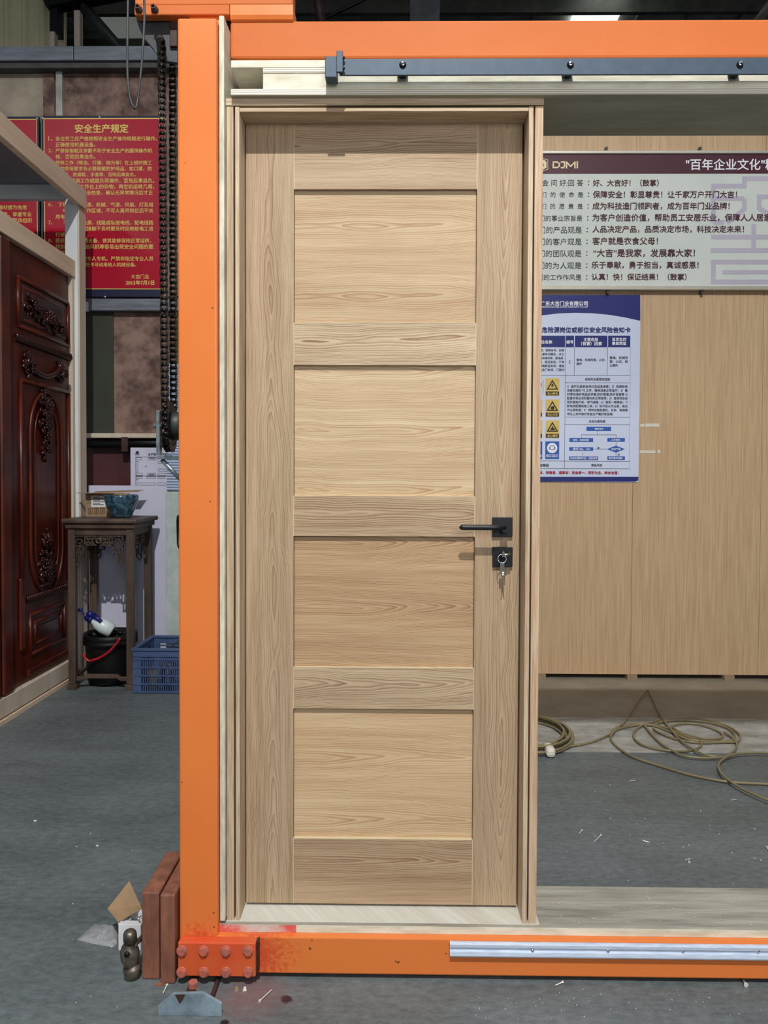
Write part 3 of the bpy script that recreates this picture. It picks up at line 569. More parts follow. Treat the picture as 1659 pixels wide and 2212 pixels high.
# ================================================================== RED SAFETY NOTICES (left back wall)
YN = YW-.05
rp = thing('safety_notice', 'red safety rules board with gold writing between the timber frame and the chains', 'sign', at(220, 640, YN))
prect(91, 250, 346, 641, YN, YN+.02).build('border', 'navy', rp)
prect(95, 255, 352, 625, YN-.001, YN).build('gold_line', 'yellow', rp)
prect(97, 257, 352, 623, YN-.002, YN-.0005).build('red_field', 'redpost', rp)
NY = YN-.0038
text(rp, '安全生产规定', 162, 277, 277.5, NY, 'yellow', .03)
RT = [('1、', '各位员工应严格按照安全生产操作规程进行操作，'), ('', '正确使用机器设备。'), ('2、', '严禁穿拖鞋及穿戴不利于安全生产的服饰操作机'), ('', '械，否则后果自负。'),
      ('3、', '特殊工作（喷油、打磨、抛光等）在上班时按工'), ('', '作的劳保要求务必要佩戴防护用品、如口罩、防'), ('', '尘面具、防腐靴、手套等，否则后果自负。'), ('4、', '严禁员工带病工作或超负荷操作，否则后果自负。'),
      ('5、', '上班前清理工作台上的杂物，再空机运转几周，'), ('', '进行机器安全检查，确认无异常情况后才正'), ('', '常工作。'), ('6、', '下班时关闭电源、机械、气源、风扇、灯及用'), ('', '电设备的工作区域，不可人离开岗位后不关'), ('', '用电设备行为。'),
      ('7、', '不可乱拉电源、线路或私接电线，配电线路'), ('', '有裸露或接触不良时要及时反映给电工进'), ('', '行修理。'), ('8、', '要经常保养机器设备，使其能够保持正常运转，'), ('', '特别是电机、抽风机等容易出现安全问题的要'), ('', '加强检查。'), ('9、', '设备必须专人专机，严禁非指定专业人员'), ('', '未经许可动用他人机械设备。')]
ENDS = {2: 329, 4: 328, 5: 328, 9: 330, 11: 330, 12: 331, 14: 331, 15: 331, 18: 331, 20: 331}
for i, (n_, s) in enumerate(RT):
    y = 299.5+12.96*i
    if n_: text(rp, n_, 104.5, 113.5, y, NY, 'yellow', .012)
    e = ENDS.get(i, 119+10.22*len(s)-(5 if s[-1] in '，。' else 0)); x0 = 120
    if i in (9, 11, 12, 14, 15, 20): x0 = e-10.22*len(s)
    if i == 7: x0, e = 120-9, 333
    if i == 21: x0, e = 175, 294
    if i == 8: x0, e = 120, 333
    if i == 6: x0, e = 120, 293
    if i == 17: x0, e = 120, 326
    text(rp, s, x0, e, y, NY, 'yellow', .012)
text(rp, '大吉门业', 283, 322, 597.5, NY, 'yellow', .012); text(rp, '2013年7月1日', 272, 333, 610.5, NY, 'yellow', .03)
for p in ((93, 256), (215, 253), (92, 254), (227, 641)):
    q = at(p[0], p[1], YN); MB().lathe([(0, -.006), (.006, -.005), (.009, 0)], q, 10, 'y').build('stud', 'chrome', rp)
rp2 = thing('safety_notice', 'red safety rules board at the far left, seen through the timber frame', 'sign', at(20, 640, YN))
prect(-170, 252, 85.5, 641, YN, YN+.02).build('border', 'navy', rp2)
prect(-166, 257, 81, 625, YN-.001, YN).build('gold_line', 'yellow', rp2)
prect(-164, 259, 79.5, 623, YN-.002, YN-.0005).build('red_field', 'redpost', rp2)
for s, x0, x1, y in (('严禁将消防器材挪为他用', -55, 57, 448), ('组织职工训练，掌握专业', -45, 68, 463), ('熟悉到现场组织', -5, 69, 476), ('急救措施！', 26, 72, 504)): text(rp2, s, x0, x1, y, NY, 'yellow', .012)
q = at(80, 255.5, YN); MB().lathe([(0, -.006), (.006, -.005), (.009, 0)], q, 10, 'y').build('stud', 'chrome', rp2)

# ================================================================== TIMBER BOX FRAME WITH CARVED RED DOOR (left)
XD = -2.06; XF = -2.03
ft = thing('timber_display_frame', 'pale timber box frame with a white cross board, holding the carved red door at left', 'frame', (-2.1, 4.4, 0))
YE = 4.9
pA = onx(163, 1100, XF)
def zy(px, py, X): q = onx(px, py, X); return q.y, q.z
zk = (zy(60, 1500, XD)[1])
z_low_t, z_low_b = 2.74, 2.615
q1 = onx(0, 455, XF); q2 = onx(0, 500, XF); q3 = onx(163, 600, XF); q4 = onx(163, 562, XF)
zr_t, zr_b = (q1.z+q4.z)/2, (q2.z+q3.z)/2
bx(XF-.1, XF, 3.0, YE-.0, zr_b, zr_t).build('door_head_rail', 'framewood', ft, .003)
f1, f2 = onx(0, 246, -1.99), onx(187, 408, -1.99); f3, f4 = onx(0, 300, -1.99), onx(187, 447, -1.99)
zf_t, zf_b = (f1.z+f2.z)/2, (f3.z+f4.z)/2
bx(-2.03, -1.99, 3.0, f2.y, zf_b, zf_t).build('fascia_board', 'framewood', ft, .003)
zcb1, zcb0 = at(70, 398, YE).z, at(70, 429, YE).z
bx(-3.6, -2.031, 3.0, YE+.1, zcb1+.001, zcb1+.016).build('top_board', 'panelgrey', ft)
bx(-3.6, -2.031, YE-.0, YE+.05, zcb0, zcb1).build('cross_board', 'white', ft, .003)
xl = at(140, 500, YE).x; xr = at(167, 500, YE).x
bx(xl, xr, YE+.001, YE+.09, .0, zcb0-.001).build('end_post', 'white', ft, .003)
bx(xr+.001, xr+.012, YE-.0, YE+.1, .0, zf_b-.002).build('post_facing', 'framewoodz', ft, .002)
bx(XF-.1, XF-.0, 3.0, YE, .035, .135).build('bottom_rail', 'framewoodz', ft, .003)
bx(XF-.1, XF+.008, 3.0, YE-.05, .0, .028).build('base_plank', 'framewood', ft, .002)
bx(XF-.1, XF-.006, YE-.035, YE, .135, zr_b).build('door_jamb', 'framewoodz', ft, .003)
cdr = thing('carved_door', 'dark red lacquered door with carved flowers and arched panels, standing at the left edge', 'door', (XD, 4.4, .14))
yd1 = YE-.037
bx(XD-.05, XD, 3.3, yd1, .138, zr_b-.003).build('door_slab', 'redwood', cdr, .002)
def mould_rect(pts, r, name, m='redtrim', dx=0.0, closed=True):
    P = [onx(px, py, XD) for px, py in pts]; P = [Vector((XD+r*.3+dx, p.y, p.z)) for p in P]
    mb = MB()
    n = len(P)
    for i in range(n if closed else n-1):
        a, b = P[i], P[(i+1) % n]; mb.tube([a, b], r, 8); mb.ball(a, r)
    return mb.build(name, m, cdr)
def rect_yz(y0, y1, z0, z1, r, name, m='redtrim', dx=0):
    P = [Vector((XD+r*.3+dx, *q)) for q in ((y0, z0), (y1, z0), (y1, z1), (y0, z1))]; mb = MB()
    for i in range(4): mb.tube([P[i], P[(i+1) % 4]], r, 8); mb.ball(P[i], r)
    return mb.build(name, m, cdr)
def avg(pa, pb):  # mean y,z helpers
    a = onx(*pa, XD); b = onx(*pb, XD); return a, b
# main panels in door coordinates, read at their own corners
yl = onx(38, 700, XD).y; yr = onx(145, 700, XD).y
ztp = (onx(38, 596, XD).z+onx(143, 656, XD).z)/2; zbt = (onx(38, 705, XD).z+onx(143, 744, XD).z)/2
bx(XD, XD+.006, yl+.03, yr-.03, zbt+.03, ztp-.03).build('upper_panel', 'redcarve', cdr, .004)
rect_yz(yl, yr, zbt, ztp, .012, 'panel_moulding'); rect_yz(yl+.05, yr-.04, zbt+.045, ztp-.045, .008, 'panel_moulding')
def rope(p0, p1, r, name='rope_moulding'):
    a, b = onx(*p0, XD), onx(*p1, XD); z = (a.z+b.z)/2; mb = MB(); n = 22
    mb.tube([(XD+r*.2, a.y, z), (XD+r*.2, b.y, z)], r*.8, 8)
    for i in range(n): y = a.y+(b.y-a.y)*(i+.5)/n; mb.ball((XD+r*.4, y, z), (r*.8, (b.y-a.y)/n*.55, r*1.25), Euler((.5, 0, 0)), 8, 5)
    mb.build(name, 'redcarve', cdr); return z
rope((32, 729), (150, 771), .022); rope((55, 1294), (147, 1268), .02)
def carve(px, py, sy, sz, n, seed, name='carved_flowers', spiky=0):
    q = onx(px, py, XD); rnd = random.Random(seed); mb = MB()
    for i in range(n):
        a, r = rnd.uniform(0, 6.28), rnd.random()**.6
        y, z = q.y+sy*r*math.cos(a), q.z+sz*r*math.sin(a); s_ = rnd.uniform(.012, .026)
        mb.ball((XD+.008+.03*(1-r)*rnd.random(), y, z), (s_*.6, s_*.55, s_*1.3), Euler((rnd.uniform(0, 3), rnd.uniform(-.5, .5), 0)), 7, 4)
    for i in range(max(3, n//12)):
        a, r = rnd.uniform(0, 6.28), rnd.random()*.6
        y, z = q.y+sy*r*math.cos(a), q.z+sz*r*math.sin(a)
        for k in range(6): b = k*1.047; mb.ball((XD+.035, y+.017*math.cos(b), z+.017*math.sin(b)), (.008, .011, .011), None, 6, 4)
        mb.ball((XD+.042, y, z), .008, None, 6, 4)
    return mb.build(name, 'redcarve', cdr)
carve(66, 664, .09, .06, 34, 1); carve(98, 690, .13, .06, 44, 11); carve(124, 712, .08, .05, 24, 12)
carve(58, 788, .045, .07, 34, 2); carve(128, 802, .045, .06, 34, 3)
P = [onx(*p, XD) for p in ((62, 790), (76, 806), (95, 813), (112, 808), (126, 794))]
MB().tube([(XD+.015, p.y, p.z) for p in smooth_path(P, 5)], .016, 7).build('carved_swag', 'redcarve', cdr)
# long arched panel
yl2 = onx(43, 830, XD).y; yr2 = onx(146, 850, XD).y; zt2 = (onx(43, 820, XD).z+onx(146, 848, XD).z)/2; zb2 = onx(55, 1300, XD).z+.04
mb = MB()
for y in (yl2, yr2): mb.tube([(XD+.004, y, zb2), (XD+.004, y, zt2)], .012, 8)
mb.tube([(XD+.006, yl2, zt2), (XD+.006, yr2, zt2)], .013, 8); mb.build('panel_moulding', 'redtrim', cdr)
ym = (yl2+yr2)/2; zA = onx(60, 940, XD).z; zB = onx(70, 1190, XD).z; ra = (yr2-yl2)/2-.10
for rr, w_ in ((ra, .009), (ra-.06, .005)):
    mb = MB(); P = [(XD+.006, ym-rr*math.cos(math.pi*i/16), zA+rr*1.25*math.sin(math.pi*i/16)) for i in range(17)]
    P += [(XD+.006, ym+rr*math.cos(math.pi*i/16), zB-rr*1.25*math.sin(math.pi*i/16)) for i in range(17)]
    mb.tube(P, w_, 7, closed=True); mb.build('arch_moulding', 'redtrim', cdr)
carve(95, 895, .09, .15, 90, 4); carve(95, 955, .04, .10, 24, 5); carve(98, 1225, .10, .12, 90, 6); carve(98, 1170, .05, .07, 22, 8)
# lower panel and plinth
yl3, yr3 = onx(64, 1330, XD).y, onx(138, 1330, XD).y; z31 = (onx(64, 1328, XD).z+onx(136, 1302, XD).z)/2; z30 = (onx(64, 1410, XD).z+onx(136, 1382, XD).z)/2
rect_yz(yl3, yr3, z30, z31, .010, 'panel_moulding'); rect_yz(yl3+.06, yr3-.05, z30+.05, z31-.05, .008, 'panel_moulding')
bx(XD, XD+.005, yl3+.1, yr3-.09, z30+.08, z31-.08).build('lower_panel', 'redcarve', cdr, .004)
zz_ = onx(62, 1452, XD).z; bx(XD, XD+.014, yl3-.04, yr3+.05, zz_-.018, zz_+.018).build('plinth_moulding', 'redtrim', cdr, .004)
for p, w_ in ((46, .028), (8, .05), (-18, .04)):
    y = onx(p, 1400, XD).y; bx(XD, XD+(.014 if p == 46 else .03), y-w_, y+w_, .14 if p < 40 else .33, zr_b-.01 if p < 40 else zb2+.1).build('pilaster', 'redtrim', cdr, .012)

# ================================================================== STAND, BOWL, CARTON, BUCKET, CRATE
xs_, xe_ = at(147, 1400, 4.62).x, at(288, 1400, 4.62).x
tx0, tx1, ty0, ty1 = xs_, xe_, 4.62, 5.00; ztab = at(215, 1121, 4.60).z; LW = .044
st = thing('plant_stand', 'tall dark rosewood stand with carved fretwork aprons, right of the red door', 'table', ((tx0+tx1)/2, (ty0+ty1)/2, 0))
bx(tx0-.03, tx1+.03, ty0-.03, ty1+.03, ztab-.028, ztab).build('tabletop', 'rose', st, .009)
bx(tx0-.012, tx1+.012, ty0-.012, ty1+.012, ztab-.060, ztab-.028).build('waist_moulding', 'rose', st, .006)
zleg = at(215, 1143, 4.62).z
for (ax, ay) in ((tx0, ty0), (tx1-LW, ty0), (tx0, ty1-LW), (tx1-LW, ty1-LW)):
    mb = MB(); e = .008
    mb.box(ax, ax+LW, ay, ay+LW, .03, ztab-.060)
    mb.box(ax-e, ax+LW+e, ay-e, ay+LW+e, 0, .03)
    mb.build('leg', 'rose', st, .004)
def fret_front(Y0, Y1):
    mb = MB()
    def P(cx, cy): q = at(cx/3.318, 1050+cy/3.318, 4.62); return q.x, q.z
    def bar(x0, y0, x1, y1, w_=8):
        for mir in (0, 1):
            a, b = (x0, x1) if not mir else (1400-x0, 1400-x1)
            A, B = P(a, y0), P(b, y1); h = w_/3.318*4.62/F/2
            d = Vector((B[0]-A[0], B[1]-A[1])); d = d.normalized() if d.length else Vector((1, 0)); nq = Vector((-d.y, d.x))*h; e = d*h
            mb.prism([(A[0]-e.x+nq.x, A[1]-e.y+nq.y), (B[0]+e.x+nq.x, B[1]+e.y+nq.y), (B[0]+e.x-nq.x, B[1]+e.y-nq.y), (A[0]-e.x-nq.x, A[1]-e.y-nq.y)], Y0, Y1)
    for s_ in ((525, 360, 700, 360), (525, 368, 525, 560), (602, 365, 602, 428), (525, 432, 602, 432), (540, 382, 580, 382), (580, 382, 580, 410), (556, 410, 580, 410), (540, 382, 540, 398),
               (590, 432, 590, 492), (560, 492, 590, 492), (560, 492, 560, 545), (535, 575, 560, 548), (545, 450, 545, 520), (545, 455, 572, 455), (572, 455, 572, 475),
               (612, 420, 640, 366), (640, 366, 665, 420), (612, 366, 640, 420), (640, 420, 668, 366), (602, 424, 680, 424), (668, 366, 682, 385), (545, 520, 530, 540)):
        bar(*s_)
    q = P(700, 393); r = .0185; n = 18
    V = []
    for Yq in (Y0-.004, Y1+.002):
        for rr in (r, r*.58):
            V += [(q[0]+rr*math.cos(2*math.pi*i/n), Yq, q[1]+rr*math.sin(2*math.pi*i/n)) for i in range(n)]
    F_ = []
    for i in range(n):
        j = (i+1) % n; F_ += [(i, j, j+n, i+n), (i, i+2*n, j+2*n, j), (i+n, j+n, j+3*n, i+3*n)]
    mb.add(V, F_, True); return mb
fm = fret_front(ty0+.012, ty0+.026); o = fm.build('fretwork_apron', 'rose', st)
fb = fret_front(0, .014); fb.v = [(x+.0, y+ty1-.03, z) for x, y, z in fb.v]; fb.build('fretwork_apron', 'rose', st)
xm0 = (tx0+tx1)/2; ym0 = (ty0+ty1)/2
for xo in (tx1-.03, tx0+.016):
    fs_ = fret_front(0, .014); fs_.v = [(xo+y, ym0+(x-xm0), z) for x, y, z in fs_.v]; fs_.build('fretwork_apron', 'rose', st)
mb = MB(); zr = zleg-.001
for a in ((tx0+LW, tx1-LW, ty0+.006, ty0+.036), (tx0+LW, tx1-LW, ty1-.036, ty1-.006), (tx0+.006, tx0+.036, ty0+LW, ty1-LW), (tx1-.036, tx1-.006, ty0+LW, ty1-LW)): mb.box(*a, zr-.036, ztab-.060)
mb.build('apron_rail', 'rose', st, .003)
def stretch(name, pts, a, b, axis): return MB().prism(pts, a, b, axis).build(name, 'rose', st, .003)
x0_, x1_ = tx0+LW, tx1-LW; s0 = [(x0_, .075), (x0_+.04, .075), (x0_+.065, .09), (x1_-.065, .09), (x1_-.04, .075), (x1_, .075), (x1_, .05), (x1_-.04, .05), (x1_-.065, .065), (x0_+.065, .065), (x0_+.04, .05), (x0_, .05)]
stretch('stretcher', s0[::-1], ty0+.01, ty0+.034, 'y'); stretch('stretcher', s0[::-1], ty1-.034, ty1-.01, 'y')
y0_, y1_ = ty0+LW, ty1-LW; s1 = [(y0_, .075), (y0_+.04, .075), (y0_+.065, .09), (y1_-.065, .09), (y1_-.04, .075), (y1_, .075), (y1_, .05), (y1_-.04, .05), (y1_-.065, .065), (y0_+.065, .065), (y0_+.04, .05), (y0_, .05)]
stretch('stretcher', s1, tx0+.01, tx0+.034, 'x'); stretch('stretcher', s1, tx1-.034, tx1-.01, 'x')
# bowl
bc = at(262, 1112, 4.74); bc.z = ztab
bw = MB().lathe([(0, .004), (.052, .004), (.055, 0), (.062, .012), (.085, .06), (.100, .105), (.105, .130), (.103, .140), (.099, .143), (.095, .139), (.096, .125), (.09, .10), (.07, .05), (.05, .02), (0, .018)], tuple(bc), 40).build('bowl', 'glaze')
tag(bw, 'mottled teal glazed planter bowl on the dark carved stand', 'bowl')
mb = MB()
for i in range(14):
    a = i*1.9; r = .03+.045*((i*37) % 10)/10; zz0 = .128+.012*math.sin(i*2.3)
    p = Vector((bc.x+r*math.cos(a), bc.y+r*math.sin(a), bc.z+zz0)); mb.ball(p, (.03, .02, .008), Euler((.4*math.sin(i), .5*math.cos(i), a)), 7, 4)
o = mb.build('crumpled_wrapping', 'card'); tag(o, 'crumpled brown wrapping scraps inside the teal bowl', 'paper')
# carton behind it
k0 = at(181, 1112, 4.84); 
ct = thing('shipping_carton', 'open brown shipping carton with a white label, behind the teal bowl', 'box', (k0.x+.13, 4.9, ztab))
zc1 = at(215, 1067, 4.82).z; cx0, cx1 = k0.x, at(262, 1100, 4.82).x
mb = MB(); T = .004; a0, a1 = 4.87, 4.985
mb.box(cx0, cx1, a0, a0+T, ztab, zc1); mb.box(cx0, cx1, a1-T, a1, ztab, zc1); mb.box(cx0, cx0+T, a0+T, a1-T, ztab, zc1); mb.box(cx1-T, cx1, a0+T, a1-T, ztab, zc1); mb.box(cx0+T, cx1-T, a0+T, a1-T, ztab, ztab+T)
mb.build('box_body', 'card', ct)
mb = MB(); mb.add([(cx0-.03, a0-.06, zc1+.004), (cx1+.02, a0-.055, zc1+.003), (cx1, a0, zc1), (cx0, a0, zc1), (cx0-.03, a0-.06, zc1+.008), (cx1+.02, a0-.055, zc1+.007), (cx1, a0, zc1+.004), (cx0, a0, zc1+.004)], [(0, 1, 2, 3), (4, 7, 6, 5), (0, 4, 5, 1), (1, 5, 6, 2), (3, 2, 6, 7), (0, 3, 7, 4)])
mb.build('front_flap', 'card', ct)
mb = MB(); mb.add([(cx0-.01, a1, zc1), (cx1+.05, a1, zc1+.01), (cx1+.08, a1+.06, zc1+.025), (cx0, a1+.06, zc1+.012)], [(0, 1, 2, 3)]); mb.build('back_flap', 'card', ct)
prect(197, 1071, 228, 1095, 4.868, 4.87).build('shipping_label', 'paper', ct)
mb = MB()
for i in range(6): q = (200, 1074+3.2*i); A = at(200, q[1], 4.866); B = at(200+(24 if i % 2 else 16), q[1], 4.866); mb.box(A.x, B.x, 4.8668, 4.868, A.z-.0018, A.z+.0018)
for i in range(3): A = at(190+13*i, 1098, 4.866); B = at(199+13*i, 1110, 4.866); mb.box(A.x, B.x, 4.8688, 4.87, A.z, A.z-.002); mb.box(A.x, B.x, 4.8688, 4.87, B.z, B.z+.002); mb.box(A.x, A.x+.002, 4.8688, 4.87, B.z, A.z); mb.box(B.x, B.x-.002, 4.8688, 4.87, B.z, A.z); mb.box((A.x+B.x)/2-.002, (A.x+B.x)/2+.002, 4.8688, 4.87, B.z+.006, A.z-.006)
A, B, C_ = at(188, 1088, 4.866), at(193, 1078, 4.866), at(197, 1088, 4.866); mb.tube([(A.x, 4.869, A.z), (B.x, 4.869, B.z), (C_.x-.001, 4.869, C_.z), (A.x, 4.869, A.z)], .001, 4)
mb.build('printed_marks', 'ink', ct)
# white boards behind
o = prect(192, 1049, 362, 1466, 5.14, 5.16); o = o.build('foam_board', 'lilac'); tag(o, 'lilac white foam board leaning behind the carved stand', 'board')
cg = thing('wall_chart', 'white process chart sheet pinned above the foam board, left of the orange post', 'poster', at(320, 1050, 5.2))
prect(282, 967, 368, 1050, 5.2, 5.215).build('sheet', 'lilac', cg)
text(cg, 'DJMI', 292, 301, 982, 5.198, 'ink', .03); text(cg, '生产部门工作流程', 320, 366, 981.5, 5.198, 'ink', .02)
poly_plate(cg, [(293, 976), (296.5, 974), (300, 976), (300, 979), (296.5, 980.5), (293, 979)], 5.1985, 'ink', 'emblem')
mb = MB()
def chart_box(x0, y0, x1, y1, w_=.0009):
    A, B = at(x0, y0, 5.2), at(x1, y1, 5.2)
    for r in ((A.x, B.x, A.z-w_, A.z+w_), (A.x, B.x, B.z-w_, B.z+w_), (A.x-w_, A.x+w_, B.z, A.z), (B.x-w_, B.x+w_, B.z, A.z)): mb.box(r[0], r[1], 5.1985, 5.2, r[2], r[3])
for r in ((294, 988, 306, 993), (320, 988, 338, 993), (294, 996, 298, 1020), (294, 1022, 308, 1027), (318, 1022, 336, 1027), (342, 997, 362, 1001), (342, 1013, 362, 1018), (341, 1022, 358, 1027), (294, 1029, 307, 1033), (317, 1029, 336, 1033), (341, 1029, 356, 1033), (294, 1035, 298, 1049), (302, 1043, 336, 1048), (340, 1043, 364, 1048)): chart_box(*r)
chart_box(293, 1028, 364, 1028.4); chart_box(293, 987, 364, 1049.5, .0006); chart_box(323, 990, 334, 991, .0008); chart_box(322, 1024, 333, 1025, .0008); chart_box(313, 1007, 317, 1007.5, .0008)
mb.build('flow_chart', 'ink', cg)
fs = thing('fluted_sheet_stack', 'bluish white fluted plastic sheets standing between the foam board and the orange post', 'sheet', at(375, 1380, 5.05))
A = at(361, 1000, 5.05).x; B = at(440, 1000, 5.05).x; z0f, z1f = at(375, 1060, 5.05).z, at(375, 785, 5.05).z; mb = MB(); n = 46
for i in range(n): z = z0f+(z1f-z0f)*i/n; h = (z1f-z0f)/n; mb.prism([(5.05, z), (5.038, z+h*.5), (5.05, z+h*.95), (5.07, z+h*.95), (5.07, z)], A, B, 'x')
mb.build('fluted_sheet', 'fluted', fs); 
A = at(358, 1200, 5.0).x; z0g = at(375, 1372, 5.0).z
bx(A, B, 5.0, 5.08, 0.0, at(375, 1062, 5.0).z).build('plastic_wrapped_bundle', pm('milky_wrap', S(196, 204, 202), .3, col2=S(168, 180, 178), scale=9, bump=1.0, bscale=14), fs, .004)
# bucket
bcx = at(238, 1480, 4.80).x; bk = thing('bucket', 'black lidless plastic bucket with a red handle, standing inside the carved stand', 'bucket', (bcx, 4.81, 0))
hb = at(238, 1366, 4.80).z-.0
MB().lathe([(0, .006), (.125, .006), (.13, 0), (.135, .02), (.150, hb*.72), (.152, hb-.07), (.163, hb-.065), (.165, hb-.045), (.158, hb-.04), (.165, hb-.03), (.160, hb-.0), (.154, hb), (.148, hb-.02), (.13, .02), (0, .018)], (bcx, 4.81, 0), 44).build('bucket_body', 'blackr', bk)
H = [at(p[0], p[1], 4.64) for p in ((259, 1379), (250, 1392), (235, 1408), (215, 1421), (197, 1427), (191, 1427), (184, 1421), (179, 1412))]
MB().tube(smooth_path(H[:5], 5)+smooth_path(H[4:], 4), .0075, 8).build('handle', 'redpl', bk)
mb = MB(); rnd = random.Random(5)
for i in range(26): a = rnd.uniform(0, 6.28); r = rnd.uniform(0, .12); mb.ball((bcx+r*math.cos(a), 4.81+r*math.sin(a), hb-.02+rnd.uniform(-.02, .03)), (rnd.uniform(.02, .04), rnd.uniform(.015, .03), rnd.uniform(.008, .02)), Euler((rnd.uniform(-1, 1), rnd.uniform(-1, 1), a)), 7, 5)
mb.ball((bcx-.01, 4.81-.06, hb+.03), (.06, .04, .035)); o = mb.build('bin_bag', 'blackr'); tag(o, 'crumpled black rubbish bag stuffed in the black bucket', 'bag')
sb = thing('spray_bottle', 'white spray bottle with a navy blue trigger head lying in the black bucket', 'bottle', at(215, 1340, 4.72))
B0, B1 = at(243, 1364, 4.72), at(196, 1338, 4.70); d = (B1-B0)
MB().tube([B0+d*t for t in (0, .04, .45, .7, .85, 1.0)], [.03, .046, .046, .038, .022, .018], 20).build('bottle_body', 'whitepl', sb)
mb = MB(); mb.tube([B0+d*.93, B0+d*1.12], [.024, .022], 14); mb.tube([B0+d*1.08+Vector((0, 0, .005)), B0+d*1.22+Vector((.0, 0, .012))], [.03, .02], 10)
mb.tube([at(200, 1328, 4.69), at(219, 1343, 4.67)], [.018, .012], 6); mb.tube([at(190, 1329, 4.69), at(200, 1325, 4.69)], .02, 8)
mb.build('trigger_head', 'navypl', sb)
mb = MB(); mb.tube([at(176, 1321, 4.69), at(183, 1328, 4.69)], [.006, .006], 6); mb.tube([at(170, 1318, 4.69), at(178, 1316, 4.69)], [.012, .009], 8); mb.build('pump_knob', 'navypl', sb)
MB().tube([at(181, 1325, 4.69), at(190, 1333, 4.69)], .003, 6).build('pump_rod', 'whitepl', sb)
# blue crate
YC = 4.55; cr = thing('plastic_crate', 'blue slatted plastic crate between the carved stand and the orange post', 'crate', (at(340, 1505, YC).x, 4.75, 0))
X0c, X1c = at(287, 1450, YC).x, at(287, 1450, YC).x+.56; Y1c = YC+.38; zc = at(340, 1401, YC).z
mb = MB()
for (a, b) in ((X0c, X0c+.05), (X1c-.05, X1c)):
    for (y0, y1) in ((YC, YC+.012), (Y1c-.012, Y1c)): mb.box(a, b, y0, y1, 0, zc-.02)
for a in (X0c, X1c-.012): mb.box(a, a+.012, YC+.012, YC+.05, 0, zc-.02); mb.box(a, a+.012, Y1c-.05, Y1c-.012, 0, zc-.02)
mb.build('corner_wall', 'crate', cr, .002)
mb = MB()
for (a, b, y0, y1) in ((X0c-.008, X1c+.008, YC-.01, YC+.016), (X0c-.008, X1c+.008, Y1c-.016, Y1c+.01), (X0c-.008, X0c+.016, YC+.016, Y1c-.016), (X1c-.016, X1c+.008, YC+.016, Y1c-.016)): mb.box(a, b, y0, y1, zc-.014, zc); mb.box(a+.008, b-.008 if b-a > .1 else b-.006, y0+.006, y1-.004, zc-.05, zc-.014)
mb.build('rim', 'crate', cr, .002)
zs = [.008, .055, .105, .155, .205, zc-.045]
for i, z in enumerate(zs[:-1]):
    mb = MB(); mb.box(X0c+.004, X1c-.004, YC-.004, YC+.008, z-.004, z+.004); mb.box(X0c+.004, X1c-.004, Y1c-.008, Y1c+.002, z-.004, z+.004); mb.box(X0c-.002, X0c+.008, YC+.008, Y1c-.008, z-.004, z+.004); mb.build('rib', 'crate', cr)
mb = MB(); x = X0c+.058
while x < X1c-.05: mb.box(x, x+.006, YC+.002, YC+.007, .008, zc-.045); mb.box(x, x+.006, Y1c-.007, Y1c-.002, .008, zc-.08); x += .0135
y = YC+.06
while y < Y1c-.05: mb.box(X0c+.001, X0c+.006, y, y+.006, .008, zc-.045); y += .0135
mb.build('slats', 'crate', cr, kind='stuff')
bx(X0c+.012, X1c-.012, YC+.012, Y1c-.012, .002, .008).build('crate_floor', 'crate', cr)
rnd = random.Random(3)
for i, (dx, dy, hh, r, m, lb) in enumerate(((.09, .10, .13, .028, 'yellow', 'yellow can standing in the blue crate, nearest its left front corner'), (.19, .08, .15, .034, 'chrome', 'shiny metal tin in the blue crate, behind its slats'), (.13, .22, .12, .03, 'maroonbd', 'dark red tin in the back of the blue crate'), (.30, .10, .12, .036, 'whitepl', 'white container in the blue crate, mostly behind the orange post'))):
    o = MB().lathe([(0, 0), (r, 0), (r, hh*.8), (r*.5, hh*.9), (r*.5, hh), (0, hh)], (X0c+dx, YC+dy, .009), 16).build('can', m); tag(o, lb, 'can')
o = MB().tube(smooth_path([at(372, 1396, 4.75), at(380, 1388, 4.72), at(392, 1381, 4.7), at(404, 1400, 4.7)], 6), .004, 6).build('wire_loop', 'galv'); tag(o, 'thin grey wire loop sticking up out of the blue crate', 'wire')

# ================================================================== ORANGE STEEL FRAME
YO = 1.955
sf = thing('steel_gantry', 'bright orange steel frame of post and beams that holds the wooden door', 'frame', (-.5, 2.0, 0))
px0, px1 = XX(385, YO), XX(469.5, YO)
def chip(px, py, r, col=S(70, 40, 26), soft=.5, Y=YO): return (at(px, py, Y), r, col, soft)
M['post'] = worn_orange('orange_post_paint', S(224, 128, 64), S(216, 112, 48), [chip(461, 1972, .004), chip(462, 2003, .003), chip(459, 665, .003), chip(454, 1083, .003), chip(393, 1690, .002), chip(400, 352, .0015), chip(430, 2030, .05, S(200, 80, 46), .1)])
zplate = at(470, 2037, 1.925).z
zpt = at(425, 38, YO).z; ZPT = zpt+.12
bx(px0, px1, YO, YO+.14, .05, zpt).build('post', M['post'], sf, .006)
YT = 2.04
xo = XX(497, YT, 80)
bx(xo, 2.6, YT, YT+.12, at(1000, 125, YT).z, at(1000, 43, YT).z).build('crossbeam', 'orange_lamp_offset', sf, .006)
M['beam'] = worn_orange('orange_beam_paint', S(218, 116, 50), S(216, 122, 62), [chip(674, 2032, .004), chip(670, 2050, .004, S(70, 60, 20)), chip(860, 2079, .005, S(80, 60, 30)), chip(963, 2060, .003), chip(560, 2060, .10, S(202, 72, 42), .15), chip(855, 2076, .003)])
ztb = .111; zbb = at(1000, 2108, YO).z
bx(px0+.012, 2.6, YO, YO+.22, zbb, ztb).build('bottom_beam', M['beam'], sf, .004)
